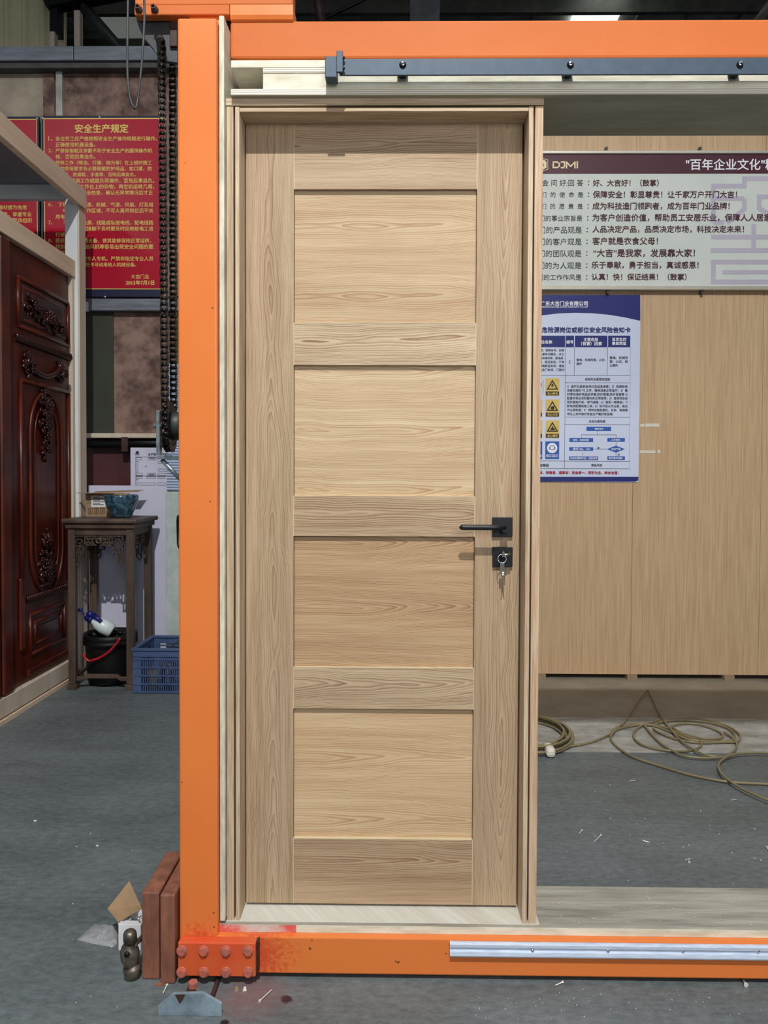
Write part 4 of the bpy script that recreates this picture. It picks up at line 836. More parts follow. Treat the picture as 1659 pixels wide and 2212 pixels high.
# bolted plate
YG = 1.925; gx0, gx1 = at(384, 2070, YG).x, at(552, 2070, YG).x; gz0, gz1 = at(470, 2110, YG).z, at(470, 2037, YG).z
gp = MB().box(gx0, gx1, YG, YO-.001, gz0, gz1).build('bolt_plate', 'red_orange', sf, .003, label='red-orange bolted corner plate')
for py in (2054, 2100):
    for px in (393, 440, 488, 536):
        q = at(px, py, YG); mb = MB(); r = .0115; off = random.random()
        mb.prism([(q.x+r*math.cos(off+k*math.pi/3), q.z+r*math.sin(off+k*math.pi/3)) for k in range(6)], YG-.008, YG-.0005); mb.lathe([(0, 0), (.0145, 0), (.0145, .002)], (q.x, YG-.0025, q.z), 16, 'y')
        mb.build('bolt', 'boltred', gp, .0015)
# weld seam right of plate
MB().box(gx1+.0, gx1+.006, YG+.01, YO, gz0+.004, gz1-.002).build('weld', 'rust', sf)
# upper beam with round bottom edge
YU = 2.03; ux0, ux1 = at(291, 10, YU).x, at(633, 10, YU).x; uz = at(560, 42, YU).z; xm_ = at(497, 30, YU).x; ul = at(400, 34, YU).z
bx(ux0+.0, ux1, YU, YU+.05, uz+.037, uz+.30).build('upper_beam_web', 'orange_lamp_offset', sf, .004)
MB().prism([(YU-.0, uz+.038), (YU-.0, uz+.012), (YU+.004, uz+.003), (YU+.012, uz), (YU+.10, uz), (YU+.10, uz+.038)][::-1], xm_, ux1, 'x').build('upper_beam_flange', 'orange', sf)
bx(ux0, xm_-.001, YU-.004, YU+.025, ul, uz+.036).build('upper_beam_flange', 'orange_lamp_offset', sf, .003)
bx(px0+.01, px1-.01, YU+.006, YU+.06, zpt+.0005, ul).build('post_cap', 'orange', sf)
for px in (301, 335):
    q = at(px, 22, YU-.004); MB().lathe([(.0035, -.012), (.0035, -.018), (.0065, -.018), (.0065, -.005), (.0095, -.005), (.0095, 0)], tuple(q), 12, 'y').build('stud_bolt', 'rust', sf)
# aluminium guide rail on bottom beam
YA = YO-.012
ax0 = at(972, 2055, YA).x; az0, az1 = at(1300, 2070.5, YA).z, at(1300, 2042, YA).z; h = az1-az0
gr = MB().prism([(YO-.0005, az1), (YA+.006, az1), (YA, az1-.003), (YA, az1-h*.3), (YA+.004, az1-h*.36), (YA+.004, az1-h*.55), (YA-.001, az1-h*.62), (YA-.003, az0+.004), (YA-.001, az0), (YO-.0005, az0)], ax0, 2.6, 'x').build('guide_rail', 'alu', sf, 0, label='silver aluminium guide rail')
for px in (1150, 1313, 1475, 1637):
    q = at(px, 2053, YA+.003); MB().lathe([(0, -.004), (.003, -.004), (.005, -.001), (.0055, .001)], tuple(q), 12, 'y').build('screw', 'chrome', gr)

# lifting bracket plate with hook
lb = thing('hoist_bracket', 'dark curved steel bracket under the orange beam, holding the chains', 'bracket', at(340, 60, 2.2))
P = [at(p[0], p[1], 2.06) for p in ((292, 34), (383, 34), (383, 136), (346, 131), (330, 105), (312, 85), (300, 60))]
MB().prism([(p.x, p.z) for p in P][::-1], 2.06, 2.072).build('plate', 'darksteel', lb, .002)
MB().cyl(at(346, 90, 2.035), at(346, 84, 2.059), .011, 10).build('hook', 'rust', lb)
prect(366, 36, 382, 100, 2.052, 2.0595).build('stiffener', 'rust', lb, .002)
# roller chain round the sprocket
xc = at(374, 400, 2.16).x; 
xcA = at(349, 500, 2.03).x
ycF, ycB = 2.03, 2.16
zsp = at(372, 920, 2.09).z; rs = (ycB-ycF)/2
ch = thing('roller_chain', 'black oily roller chain hanging in two runs left of the orange post', 'chain', (xcA, 2.09, zsp))
pitch = .0159
def link_mesh(outer):
    mb = MB(); wd = .0085 if outer else .0065; L_ = pitch/2; rr = .0068
    for s_ in (-1, 1):
        pts = []
        for k in range(7): a = -math.pi/2+math.pi*k/6; pts.append((rr*math.sin(a), L_+rr*.9*math.cos(a)))
        for k in range(7): a = math.pi/2+math.pi*k/6; pts.append((rr*math.sin(a), -L_+rr*.9*math.cos(a)))
        mb.prism(pts, s_*wd-.0009, s_*wd+.0009, 'x')
    if outer:
        for z in (-L_, L_): mb.cyl((-wd-.002, 0, z), (wd+.002, 0, z), .0022, 6)
    else:
        for z in (-L_, L_): mb.cyl((-.0058, 0, z), (.0058, 0, z), .0048, 8)
    return mb.mesh('link', M['chain'])
lm = [link_mesh(False), link_mesh(True)]
ztopF, ztopB = at(348, 95, ycF).z, at(374, 138, ycB).z
path = []; z = ztopF
while z > zsp: path.append((ycF, z, 0)); z -= pitch
n = int(math.pi*rs/pitch); 
for i in range(1, n+1): a = math.pi*i/(n+1); path.append((2.095-rs*math.cos(a), zsp-rs*math.sin(a), -a if False else a))
z = zsp
while z < ztopB: path.append((ycB, z, math.pi)); z += pitch
xtop = at(349, 100, ycF).x; xbot = at(357, 900, ycF).x
for i, (y, z, a) in enumerate(path):
    o = bpy.data.objects.new('link', lm[i % 2]); COL.objects.link(o); o.parent = ch; o.matrix_parent_inverse = ch.matrix_basis.inverted()
    tt = (ycB-y)/(ycB-ycF); zt_ = min(1, max(0, (z-zsp)/(ztopF-zsp)))
    xF = xbot+(xtop-xbot)*zt_; xB = xc
    tw = 0.9*max(0, (zt_-.72)/.28) if y == ycF else 0
    o.location = (xF*tt+xB*(1-tt), y, z); o.rotation_euler = (a, 0, tw)
sp_ = thing('sprocket', 'dark toothed chain wheel with a grey hub at the lower end of the chains', 'wheel', (xc, 2.095, zsp))
xsp = (xbot+xc)/2; mb = MB(); nt_ = 22; pts = []
for i in range(nt_*2): r = rs-.002 if i % 2 else rs+.004; a = math.pi*i/nt_; pts.append((2.095+r*math.cos(a), zsp+r*math.sin(a)))
mb.prism(pts, xsp-.004, xsp+.004, 'x'); mb.build('toothed_disc', 'rust', sp_)
MB().lathe([(0, 0), (.036, 0), (.038, .003), (.038, .026), (.034, .03), (0, .03)], (xsp+.006, 2.095, zsp), 28, 'x').build('hub', 'darksteel', sp_)
MB().cyl((at(338, 915, 2.08).x-.012, 2.095, zsp), (xsp+.05, 2.095, zsp), .007, 10).build('axle', 'galv', sp_)
gb = thing('galvanised_bracket', 'galvanised square bar bracket with a diagonal rod, carrying the chain wheel', 'bracket', at(360, 985, 2.08))
zb1 = at(360, 992, 2.08).z; zb2_ = at(360, 983, 2.08).z; xg = at(337, 930, 2.08).x; xg2 = at(344.5, 930, 2.08).x
bx(xg, xg2, 2.08, 2.105, zb2_, at(340, 887, 2.08).z).build('side_bar', 'galv', gb, .001)
bx(xg+.003, px0+.004, 2.08, 2.105, zb1, zb2_-.0005).build('base_bar', 'galv', gb, .001)
bx(px0-.009, px0-.0005, 2.08, 2.105, zb2_, at(386, 890, 2.08).z).build('side_bar', 'galv', gb, .001)
MB().cyl(at(350, 993, 2.092), at(392, 1038, 2.092), .0062, 12).build('diagonal_rod', 'galv', gb)
# cable loop
o = MB().tube(smooth_path([at(277, -30, 1.86), at(276, 40, 1.86), at(275, 110, 1.86), at(276, 170, 1.86), at(281, 212, 1.86), at(289, 232, 1.86), at(294, 231, 1.865), at(298, 212, 1.87), at(303, 170, 1.87), at(309, 100, 1.87), at(312, 30, 1.87), at(310, -30, 1.87)], 8), .0029, 8).build('hanging_cable', 'darksteel'); tag(o, 'thin grey steel cable hanging in a narrow loop at top left', 'cable')
MB().tube([at(386, 1115, 2.05), at(385, 1125, 2.06), at(386, 1175, 2.06), at(388, 1182, 2.05)], .005, 8).build('cable_stub', 'blackr', sf)  # short stub of black cable beside the post

# ================================================================== PLYWOOD LINING
pl = thing('plywood_lining', 'raw pale plywood lining boards fixed inside the orange steel frame', 'lining', (-.4, 2.1, .111))
YL = 1.972
bx(px1+.0015, XX(485, YL), YL, YL+.2, at(477, 1990, YL).z, at(475, 33, YL).z).build('side_board', 'plyv', pl, .002)
YH = 1.975
xh0 = at(499, 165, YH).x
def zh(py): return at(900, py, YH).z
bx(xh0, 2.6, YH, YH+.2, zh(145), zh(129)).build('top_board', 'ply', pl, .001)
bx(at(568, 150, YH).x, 2.6, YH+.0, YH+.02, zh(156), zh(146)).build('packing_strip', 'plyedge', pl)
bx(at(568, 150, YH).x, 2.6, YH+.002, YH+.02, zh(191.5), zh(156.5)).build('face_board', 'ply', pl)
prect(500, 146, 575, 192, YH+.12, YH+.14).build('back_board', 'plydirty', pl)
bx(xh0, 2.6, YH-.002, YH+.235, zh(205), zh(192)).build('lower_board', 'plyedge', pl)
bx(xh0, 2.6, YH+.0, YH+.234, zh(205)-.0008, zh(205)-.0001).build('lower_veneer', 'plyunder', pl)
YBs = 1.975; zbt1 = .131
bb = bx(at(474, 2010, YBs).x, 2.6, YBs, YBs+.205, .1115, zbt1).build('base_board', 'plydirty', pl, .001)
bx(at(640, 2020, YBs).x, 2.6, YBs-.0015, YBs, .1115, zbt1-.001).build('base_edge', 'ply', pl)
bx(at(474, 2010, YBs).x, at(640, 2020, YBs).x, YBs-.0015, YBs, .1115, zbt1-.001).build('base_edge', pm('oversprayed_edge', S(214, 96, 84), .6, col2=S(206, 200, 190), scale=7, lo=.45, hi=.6), pl, label='edge splashed with red paint')
# sill
YS_ = 1.988
sl = bx(at(487, 1998, YS_).x, at(1166, 2003, YS_).x, YS_, 2.16, zbt1+.0005, at(830, 1996, YS_).z).build('threshold_board', 'sill', None, .001)
tag(sl, 'pale wooden threshold board under the hung door', 'board'); zsill = at(830, 1996, YS_).z

# ================================================================== DOOR FRAME
df = thing('door_frame', 'light oak veneer door frame with square casings around the hung door', 'door frame', (-.02, 2.05, zsill))
YF = 1.990
def jw(nm, v, seed, ax='z', l=OAK_L, d_=OAK_D): return wood(nm, l, d_, ax, v, s=.004, h0=.12, seed=seed, fiber=1.0, contrast=1.1)
wc1 = jw('casing_grain_left', 0, 11); wc2 = jw('casing_grain_right', 0, 12, l=S(222, 194, 158), d_=S(170, 130, 96)); wc3 = jw('casing_grain_head', 0, 13, 'x')
lit_edge = jw('jamb_edge_grain', 0, 14, l=S(226, 202, 166))
revl = jw('jamb_reveal_grain', 0, 15, l=S(190, 156, 116), d_=S(160, 122, 84))
zch1, zch0 = ZZ(211, YF), ZZ(227.5, YF)
cl0, cl1 = XX(489.5, YF), XX(504.5, YF); cr0, cr1 = XX(1149, YF), XX(1166.5, YF)
jl0, jl1 = XX(508.5, YF), XX(517.5, YF); jr0, jr1 = XX(1135.5, YF), XX(1145.5, YF)
ztj = ZZ(230, YF); zj1, zj0 = ZZ(232, YF), ZZ(240.5, YF)
zbv = zsill+.001
bx(cl0, cl1, YF, YF+.045, zbv, zch0-.002).build('casing', wc1, df, .0012)
bx(cr0, cr1, YF, YF+.045, zbv, zch0-.002).build('casing', wc2, df, .0012)
bx(cl0-.001, cr1+.001, YF-.001, YF+.045, zch0, zch1).build('casing', wc3, df, .0012)
YJ = 2.12
bx(jl0, jl1, YF+.0, YJ, zbv, ztj).build('jamb', lit_edge, df, .001)
bx(jr0, jr1, YF+.0, YJ, zbv, ztj).build('jamb', lit_edge, df, .001)
bx(jl1+.0005, jr0-.0005, YF+.0, YJ, zj0, zj1).build('head_jamb', wc3, df, .001)
bx(cl1, jl0, YF+.02, YF+.045, zbv, ztj).build('gap_shade_strip', 'blackr', df)  # black strips paint the shade in the gaps between casing and jamb
bx(jr1, cr0, YF+.02, YF+.045, zbv, ztj).build('gap_shade_strip', 'blackr', df)
bx(cl1, cr0, YF+.02, YF+.045, zj1+.0005, zch0-.0005).build('gap_shade_strip', 'blackr', df)
YD = 2.062
# ================================================================== DOOR LEAF
dl = thing('door_leaf', 'light oak veneer door with four recessed horizontal panels and black hardware', 'door', (-.02, YD, zsill))
dx0, dx1 = XX(531.5, YD), XX(1122.5, YD); sx0, sx1 = XX(634.5, YD), XX(1025.5, YD)
zt_, zb_ = ZZ(268, YD), ZZ(1953.5, YD)
bx(jl1+.0005, jr0-.0005, YD+.047, YJ-.001, zbv, zj0-.001).build('gap_shade_stop', 'blackr', df)  # black stop sheet behind the leaf puts shade into the door gaps
bx(dx0, sx0-.0004, YD, YD+.042, zb_, zt_).build('stile', wood('stile_grain_left', STL_L, STL_D, 'z', (dx0+sx0)/2+1.45, u0=1.2, s=.0064, h0=.05, k=.03, hn=.045, seed=1, contrast=.82, fiber=.5), dl, .0012)
bx(sx1+.0004, dx1, YD, YD+.042, zb_, zt_).build('stile', wood('stile_grain_right', STL_L, STL_D, 'z', (sx1+dx1)/2+1.46, u0=1.4, s=.0064, h0=.05, k=-.03, hn=.045, seed=2, contrast=.82, fiber=.5), dl, .0012)
RY = [(268, 409), (698, 789), (1072, 1159), (1443, 1532), (1813, 1953.5)]
for i, (a, b) in enumerate(RY):
    z1, z0 = (zt_ if i == 0 else ZZ(a, YD)), (zb_ if i == 4 else ZZ(b, YD))
    for x in (sx0, sx1): bx(x-.0009, x+.0009, YD-.0004, YD+.01, z0, z1).build('edge_line', 'edgewood', dl)
    if i: bx(sx0+.001, sx1-.001, YD-.0003, YD+.011, z1-.0003, z1+.0011).build('edge_line', 'edgewood', dl)
RL = [(S(202, 174, 138), S(144, 114, 82)), (S(218, 194, 156), S(148, 114, 84)), (S(208, 182, 144), S(142, 108, 78)), (S(206, 180, 142), S(142, 110, 80)), (S(198, 168, 130), S(138, 106, 76))]
for i, (a, b) in enumerate(RY):
    z1, z0 = (zt_ if i == 0 else ZZ(a, YD)), (zb_ if i == 4 else ZZ(b, YD)); bx(sx0, sx1, YD, YD+.042, z0, z1).build('rail', wood('rail_grain_%d' % i, RL[i][0], RL[i][1], 'x', (z0+z1)/2+1.45+(.03 if i in (0, 4) else .01), u0=(-.3 if i % 2 else -.1), s=.0066, h0=.03, k=.03, hn=.035, seed=20+i, contrast=1.2), dl, .0012)
PL = [(S(212, 184, 144), S(164, 128, 90)), (S(220, 194, 152), S(174, 136, 96)), (S(202, 168, 126), S(150, 114, 78)), (S(222, 192, 148), S(176, 136, 94))]
for i, (a, b) in enumerate(((409, 698), (789, 1072), (1159, 1443), (1532, 1813))):
    z1, z0 = ZZ(a, YD), ZZ(b, YD)
    bx(sx0+.0004, sx1-.0004, YD+.011, YD+.03, z0+.0005, z1-.0005).build('panel', wood('panel_grain_%d' % i, PL[i][0], PL[i][1], 'x', z0+(z1-z0)*(.72, .5, .45, .62)[i]+1.455, u0=.1, s=.0062, h0=.028, k=.05, hn=.05, seed=30+i*1.7, contrast=1.05, period=(.187, .16, .175, .172)[i]), dl)
# hardware
def rose(px0_, py0_, px1_, py1_, name):
    return prect(px0_, py0_, px1_, py1_, YD-.009, YD).build(name, 'blackh', dl, .0012)
YHW = YD-.009
r1 = rose(1063.5, 1117.5, 1107.5, 1159.5, 'handle_rose'); r2 = rose(1064, 1182, 1107.5, 1224.5, 'lock_rose')
hx = at(1087, 1138, YHW).x; hz = at(1086, 1140, YHW).z; yl_ = YD-.051
mb = MB(); mb.cyl((hx, YHW, hz), (hx, yl_+.008, hz), .010, 18)
xe = at(992, 1139, yl_).x; xq = at(1101, 1139, yl_).x; hz2 = at(1050, 1139.5, yl_).z; n = 20; pts = []; rads = []
mbl = MB(); K = 14
xsL = [xe, xe+.002, xe+.006, xe+.011]+[xe+.011+(xq-.035-xe-.011)*i/4 for i in range(1, 5)]+[xq-.02, xq-.008, xq-.001]
hh = [.001, .0046, .0068, .0075]+[.0075]*4+[.0068, .0046, .0012]; yo = [0]*8+[.004, .010, .014]
V = []; 
for x, r, oo in zip(xsL, hh, yo):
    for k in range(K): a = 2*math.pi*k/K; V.append((x, yl_+oo+r*.8*math.cos(a), hz2+r*math.sin(a)))
Fq = [(i*K+k, i*K+(k+1) % K, (i+1)*K+(k+1) % K, (i+1)*K+k) for i in range(len(xsL)-1) for k in range(K)]+[tuple(range(K))[::-1], tuple((len(xsL)-1)*K+k for k in range(K))]
mb.add(V, Fq, True); mb.build('lever', 'blackh', r1)
q = at(1085, 1162, YD); MB().cyl((q.x, YD-.006, q.z+.002), (q.x, YD-.006, q.z-.001), .0015, 8).build('grub_screw', 'chrome', r1)
q = at(1087, 1198, YHW)
MB().lathe([(0, -.012), (.009, -.012), (.0105, -.010), (.0105, 0)], tuple(q), 20, 'y').build('lock_cylinder', 'blackh', r2)
kc = at(1088, 1200, YHW-.03)
ks = thing('key_bunch', 'bunch of silver keys on a ring hanging from the black lock', 'keys', tuple(kc))
mb = MB(); mb.box(q.x-.0012, q.x+.0012, YHW-.030, YHW-.0125, q.z-.004, q.z+.004)
a, b = at(1084, 1200, YHW-.032), at(1104, 1196.5, YHW-.03); mb.tube([a, a*.5+b*.5, b], [.0045, .004, .0025], 8); mb.build('key', 'chrome', ks)
rc = at(1084.5, 1207, YHW-.034); rr = 9*2.02/F
MB().tube([(rc.x+rr*math.cos(2*math.pi*i/28), rc.y+.003*math.sin(2*math.pi*i/28), rc.z+rr*math.sin(2*math.pi*i/28)) for i in range(28)], .0008, 6, closed=True).build('key_ring', 'chrome', ks)
for (x0, y0, x1, y1, w_, nm) in ((1084, 1215, 1084, 1236, .0042, 'key'), (1087, 1216, 1087, 1238, .0034, 'key')):
    A = at(x0, y0, YHW-.028+(.003 if x0 == 1087 else 0)); B = at(x1, y1, A.y)
    MB().box(A.x-w_, A.x+w_, A.y, A.y+.002, B.z, A.z).build(nm, 'chrome', ks, .0008)
for (x0, y0, x1, y1) in ((1085.5, 1236, 1084.5, 1264), (1087.5, 1236, 1090.5, 1263)):
    A = at(x0, y0, YHW-.026); B = at(x1, y1, YHW-.022); mb = MB(); mb.tube([A, A*.6+B*.4, B], [.0028, .0016, .0013], 8); mb.ball(B, .0018, None, 6, 4); mb.build('key_blade', 'chrome', ks)

# ================================================================== BARN TRACK
YK = 1.937
tk = thing('sliding_door_track', 'flat dark steel sliding door track bolted across the plywood header', 'track', (at(1100, 160, YK).x, YK, at(1100, 160, YK).z))
kz1, kz0 = at(1200, 125.5, YK).z, at(1200, 161, YK).z
bx(at(733, 140, YK).x, 2.5, YK, YK+.006, kz0, kz1).build('flat_bar', 'black', tk, .0008)
for px in (870, 1232, 1598, 1960):
    q = at(px, 140, YK); MB().cyl((q.x, YK+.0065, q.z), (q.x, YH-.0008, q.z-.004), .0135, 20).build('spacer', 'blackr', tk)
    mb = MB(); mb.lathe([(0, -.007), (.0045, -.0065), (.0078, -.003), (.009, 0)], tuple(q), 18, 'y'); mb.build('bolt', 'blackh', tk)
    MB().lathe([(.0035, -.0072), (.005, -.0068)], tuple(q), 6, 'y').build('bolt_socket', 'chrome', tk)
es = prect(702, 121, 728, 167, YK-.006, YK+.03).build('end_stop', 'black', tk, .002)
prect(727, 109, 740.5, 155, YK-.014, YK-.0065).build('stop_arm', 'black', tk, .001)
for py in (125, 148): q = at(741, py, YK-.008); MB().ball(q, .005).build('stop_screw', 'blackh', tk)

# ================================================================== FLOOR OBJECTS NEAR THE POST
def slab_from_px(xa, xb, ybot, ztop, depth):
    Yf = on(xa, ybot).y; return Yf, MB().box(at(xa, ybot, Yf).x, at(xb, ybot, Yf).x, Yf, Yf+depth, 0, ztop)
zt1 = at(320, 1928, on(320, 2116).y).z
def hollow(x0, x1, y0, y1, z0, z1, nm, lab):
    mb = MB(); mb.box(x0, x1, y0, y1, z0, z1); 
    o = mb.build(nm, 'block', None, .004); tag(o, lab, 'block'); return o
Yf = on(320, 2116).y; hollow(at(306, 2000, Yf).x, at(344, 2000, Yf).x, Yf, Yf+.22, 0, zt1, 'steel_block', 'rusty red-brown block standing left of the orange post, the outer of two')
Yf2 = on(365, 2126).y; zt2_ = at(360, 1933, Yf2).z
bx0 = at(344.5, 2000, Yf2).x
hollow(at(345.5, 2000, Yf2).x, px0-.004, Yf2, Yf2+.20, 0, zt2_, 'steel_block', 'rusty red-brown block pressed against the orange post, the inner of two')
# hammer
hm = thing('hammer', 'worn steel ball hammer head standing upright beside the red-brown blocks', 'hammer', tuple(on(286, 2120)))
Yh = on(286, 2122).y; 
hb_ = [(2122, 14, 286), (2119, 17.5, 286), (2117, 17.8, 286), (2092, 18.5, 286), (2090, 18, 286), (2087, 13.5, 285), (2085, 13.5, 284), (2080, 17, 283), (2070, 20.5, 281), (2054, 20.5, 279), (2046, 17, 279), (2040, 12, 280), (2037, 11.5, 281), (2035, 14, 281), (2033, 15, 281), (2018, 14.5, 280), (2014, 13, 280), (2011, 10, 280), (2010, 5, 280)]
hc = [Vector((at(c_, y, Yh+.02).x, Yh+.022, at(c_, y, Yh+.02).z)) for y, w_, c_ in hb_]; hc[0].z = max(hc[0].z, .001)
mat_h = pm('worn_forged_steel', S(140, 130, 116), .42, .75, col2=S(76, 70, 64), scale=30, bump=.3, bscale=80)
MB().tube(hc, [w_*Yh/F for y, w_, c_ in hb_], 16).build('head', mat_h, hm)
q = at(274, 2062, Yh-.002); MB().lathe([(0, -.002), (.006, -.002), (.0075, .004)], (q.x, Yh-.0035, q.z), 14, 'y').build('eye', 'blackr', hm)
a, b = at(292, 2040, Yh+.02), at(309, 2022, Yh+.09); MB().tube([a, b], [.006, .007], 10).build('handle', mat_h, hm)
# small carton
Yc = on(280, 2062).y+.02
bxs = thing('small_carton', 'small open white and brown carton of screws between the hammer and the brown blocks', 'box', tuple(on(278, 2058)))
cX0, cX1 = at(256, 2030, Yc).x, at(304, 2030, Yc).x; zc2 = at(280, 1998, Yc).z; dpt = .075; T = .0015
mb = MB(); mb.box(cX0, cX1, Yc, Yc+T, 0, zc2); mb.box(cX0, cX0+T, Yc+T, Yc+dpt, 0, zc2); mb.box(cX1-T, cX1, Yc+T, Yc+dpt, 0, zc2); mb.box(cX0+T, cX1-T, Yc+dpt-T, Yc+dpt, 0, zc2); mb.build('box_body', 'paper', bxs)
def sheet(pts, th=.0015):
    P = [Vector(p) for p in pts]; nrm = (P[1]-P[0]).cross(P[2]-P[0]).normalized()*th
    n = len(P); return MB().add(P+[p+nrm for p in P], [tuple(range(n)), tuple(range(2*n-1, n-1, -1))]+[(i, i+n, (i+1) % n+n, (i+1) % n) for i in range(n)])
zf0 = zc2
sheet([(cX0, Yc, zf0), (cX1, Yc, zf0), at(297, 1990, Yc+.035), at(252, 1989, Yc+.035)]).build('front_flap', 'paper', bxs)
sheet([(cX0-.004, Yc+.01, zf0+.002), at(232, 1963, Yc+.06), at(279, 1903, Yc+.10), at(302, 1952, Yc+.085), (cX0+.035, Yc+dpt, zf0)]).build('lid_flap', 'card', bxs, label='raised brown inner lid flap')
sheet([at(303, 1951, Yc+.08), (cX0+.03, Yc+dpt, zf0), (cX1-.002, Yc+dpt, zf0), at(305, 1960, Yc+.075)]).build('lid_flap', 'card', bxs)
mb = MB(); rnd = random.Random(9)
for i in range(14): p = Vector((rnd.uniform(cX0+.01, cX1-.01), rnd.uniform(Yc+.012, Yc+dpt-.012), zc2-.012+rnd.uniform(-.004, .006))); a = rnd.uniform(0, 3.1); mb.cyl(p, p+Vector((.018*math.cos(a), .018*math.sin(a), rnd.uniform(-.004, .008))), .0018, 5)
o = mb.build('boxed_screws', 'chrome', kind='stuff'); tag(o, 'shiny screws heaped inside the small open carton', 'screws')
# plastic bag
mb = MB(); C_ = [on(p[0], p[1]) for p in ((166, 2031), (205, 1996), (252, 2004), (252, 2040), (245, 2047), (203, 2040))]
cen = sum(C_, Vector())/len(C_); nU = 12; rnd = random.Random(4); V = []; Fa = []
ring = []
for i in range(len(C_)):
    for k in range(4): ring.append(C_[i].lerp(C_[(i+1) % len(C_)], k/4))
R_ = len(ring); lay = 6
for j in range(lay):
    s_ = 1-j/lay
    for i, p in enumerate(ring):
        q = cen.lerp(p, s_); hgt = .006*(1-s_**2)+(rnd.uniform(0, .009) if 0 < j else 0)+.001; V.append((q.x, q.y, hgt))
V.append((cen.x, cen.y, .011)); 
for j in range(lay-1):
    for i in range(R_): Fa.append((j*R_+i, j*R_+(i+1) % R_, (j+1)*R_+(i+1) % R_, (j+1)*R_+i))
for i in range(R_): Fa.append(((lay-1)*R_+i, (lay-1)*R_+(i+1) % R_, len(V)-1))
o = mb.add(V, Fa, True).build('plastic_bag', 'bag'); tag(o, 'crumpled clear plastic zip bag lying left of the small carton', 'bag')
# foot under the frame
fo = thing('adjustable_foot', 'blue-grey steel foot plate with a bolt under the corner of the orange frame', 'foot', tuple(on(412, 2190)))
Yp = on(412, 2195).y
P = [at(p[0], p[1], Yp) for p in ((341, 2195), (341, 2174), (373, 2147), (438, 2145), (479, 2169), (479, 2195))]
for p in P: p.z = max(p.z, 0.0)
P[0].z = P[5].z = 0
MB().prism([(p.x, p.z) for p in P][::-1], Yp, Yp+.008).build('foot_plate', 'bluegrey', fo, .001)
P2 = [at(p[0], p[1], Yp+.01) for p in ((373, 2147), (438, 2145))]
bx(at(385, 2170, Yp).x, at(395, 2170, Yp).x, Yp+.008, YO+.06, 0.0, zbb-.001).build('side_cheek', 'rust', fo); bx(at(442, 2150, Yp).x, at(450, 2150, Yp).x, Yp+.008, YO+.06, 0.0, zbb-.001).build('side_cheek', 'rust', fo)
q = at(417, 2125, Yp+.045); mb = MB(); mb.cyl((q.x, q.y, .004), (q.x, q.y, q.z), .007, 12)
mb.prism([(q.x+.0125*math.cos(k*math.pi/3), q.y+.0125*math.sin(k*math.pi/3)) for k in range(6)], q.z-.008, q.z+.006, 'z'); mb.build('levelling_bolt', 'boltred', fo, .001)
poly_plate(fo, [(378, 2149), (400, 2149), (392, 2164), (388, 2168)], Yp-.0012, 'rust', 'rust_patch')
# wood packers below beam
o = bx(at(488, 2120, 1.99).x, at(634, 2120, 1.99).x, 1.985, 2.10, 0, zbb-.001).build('wood_packer', 'plydirty', None, .001); tag(o, 'grey scrap of wood wedged under the orange bottom beam', 'block')
o = bx(at(336, 2128, on(345, 2130).y).x, at(353, 2128, on(345, 2130).y).x, on(345, 2131).y, on(345, 2126).y, 0, .004).build('wood_chip', 'block'); tag(o, 'small flat red-brown chip on the floor in front of the inner block', 'chip')
for (px, py, m, lb_) in ((510, 2139, 'card', 'tan crumb of wood on the floor below the grey wood packer, the left of two'), (528, 2139, 'ply', 'pale crumb of wood on the floor below the grey wood packer, the right of two')):
    q = on(px, py); o = MB().add([(q.x-.004, q.y-.004, 0), (q.x+.006, q.y-.002, 0), (q.x+.004, q.y+.006, 0), (q.x-.005, q.y+.004, 0), (q.x-.002, q.y-.003, .007), (q.x+.004, q.y, .006), (q.x+.002, q.y+.004, .008), (q.x-.003, q.y+.003, .006)], [(0, 3, 2, 1), (4, 5, 6, 7), (0, 1, 5, 4), (1, 2, 6, 5), (2, 3, 7, 6), (3, 0, 4, 7)]).build('wood_crumb', m); tag(o, lb_, 'chip')

# screws and nails
def screw(px0_, py0_, px1_, py1_, label, r=.0017):
    z = .0035; a, b = on(px0_, py0_, z), on(px1_, py1_, z); d = (b-a); mb = MB()
    mb.tube([a, a+d*.06, a+d*.14, a+d*.85, b], [r*2.3, r*2.0, r, r, r*.2], 8)
    o = mb.build('screw', 'screwm'); tag(o, label, 'screw', 'loose screws on the floor'); return o
for s_ in ((1299, 1803, 1283, 1819, 'long silver screw on the dark floor, angled, nearest the door frame but one'), (1257, 1793, 1251, 1801, 'short silver screw on the floor nearest to the door frame'), (1389, 1816, 1404, 1820, 'silver screw lying flat between the angled screw and the crossed pair'),
           (1481, 1857, 1493, 1855, 'flat-lying screw of the crossed pair on the dark floor'), (1489, 1862, 1486, 1853, 'upright screw of the crossed pair on the dark floor'), (1656, 1829, 1662, 1840, 'silver screw at the right edge of the picture on the dark floor'),
           (1361, 1687, 1373, 1686, 'small pale screw just in front of the light floor strip'), (1581, 1728, 1591, 1727, 'small pale screw under the right end of the long hose'), (1216, 2121, 1199, 2129, 'pointed screw in the shadow under the bottom beam, right of the door'),
           (560, 2163, 589, 2136, 'long nail on the floor in front of the grey wood packer'), (361, 2127, 352, 2146, 'thin screw in front of the red-brown blocks')): screw(*s_)
q0 = on(1612, 2128, .006); o = MB().tube([q0, q0+Vector((0, .004, 0)), q0+Vector((0, .005, 0)), q0+Vector((.003, .05, 0))], [.006, .005, .003, .003], 10).build('bolt', 'screwm'); tag(o, 'stout silver bolt standing head-first under the bottom beam at right', 'bolt')
mb = MB(); rnd = random.Random(12)
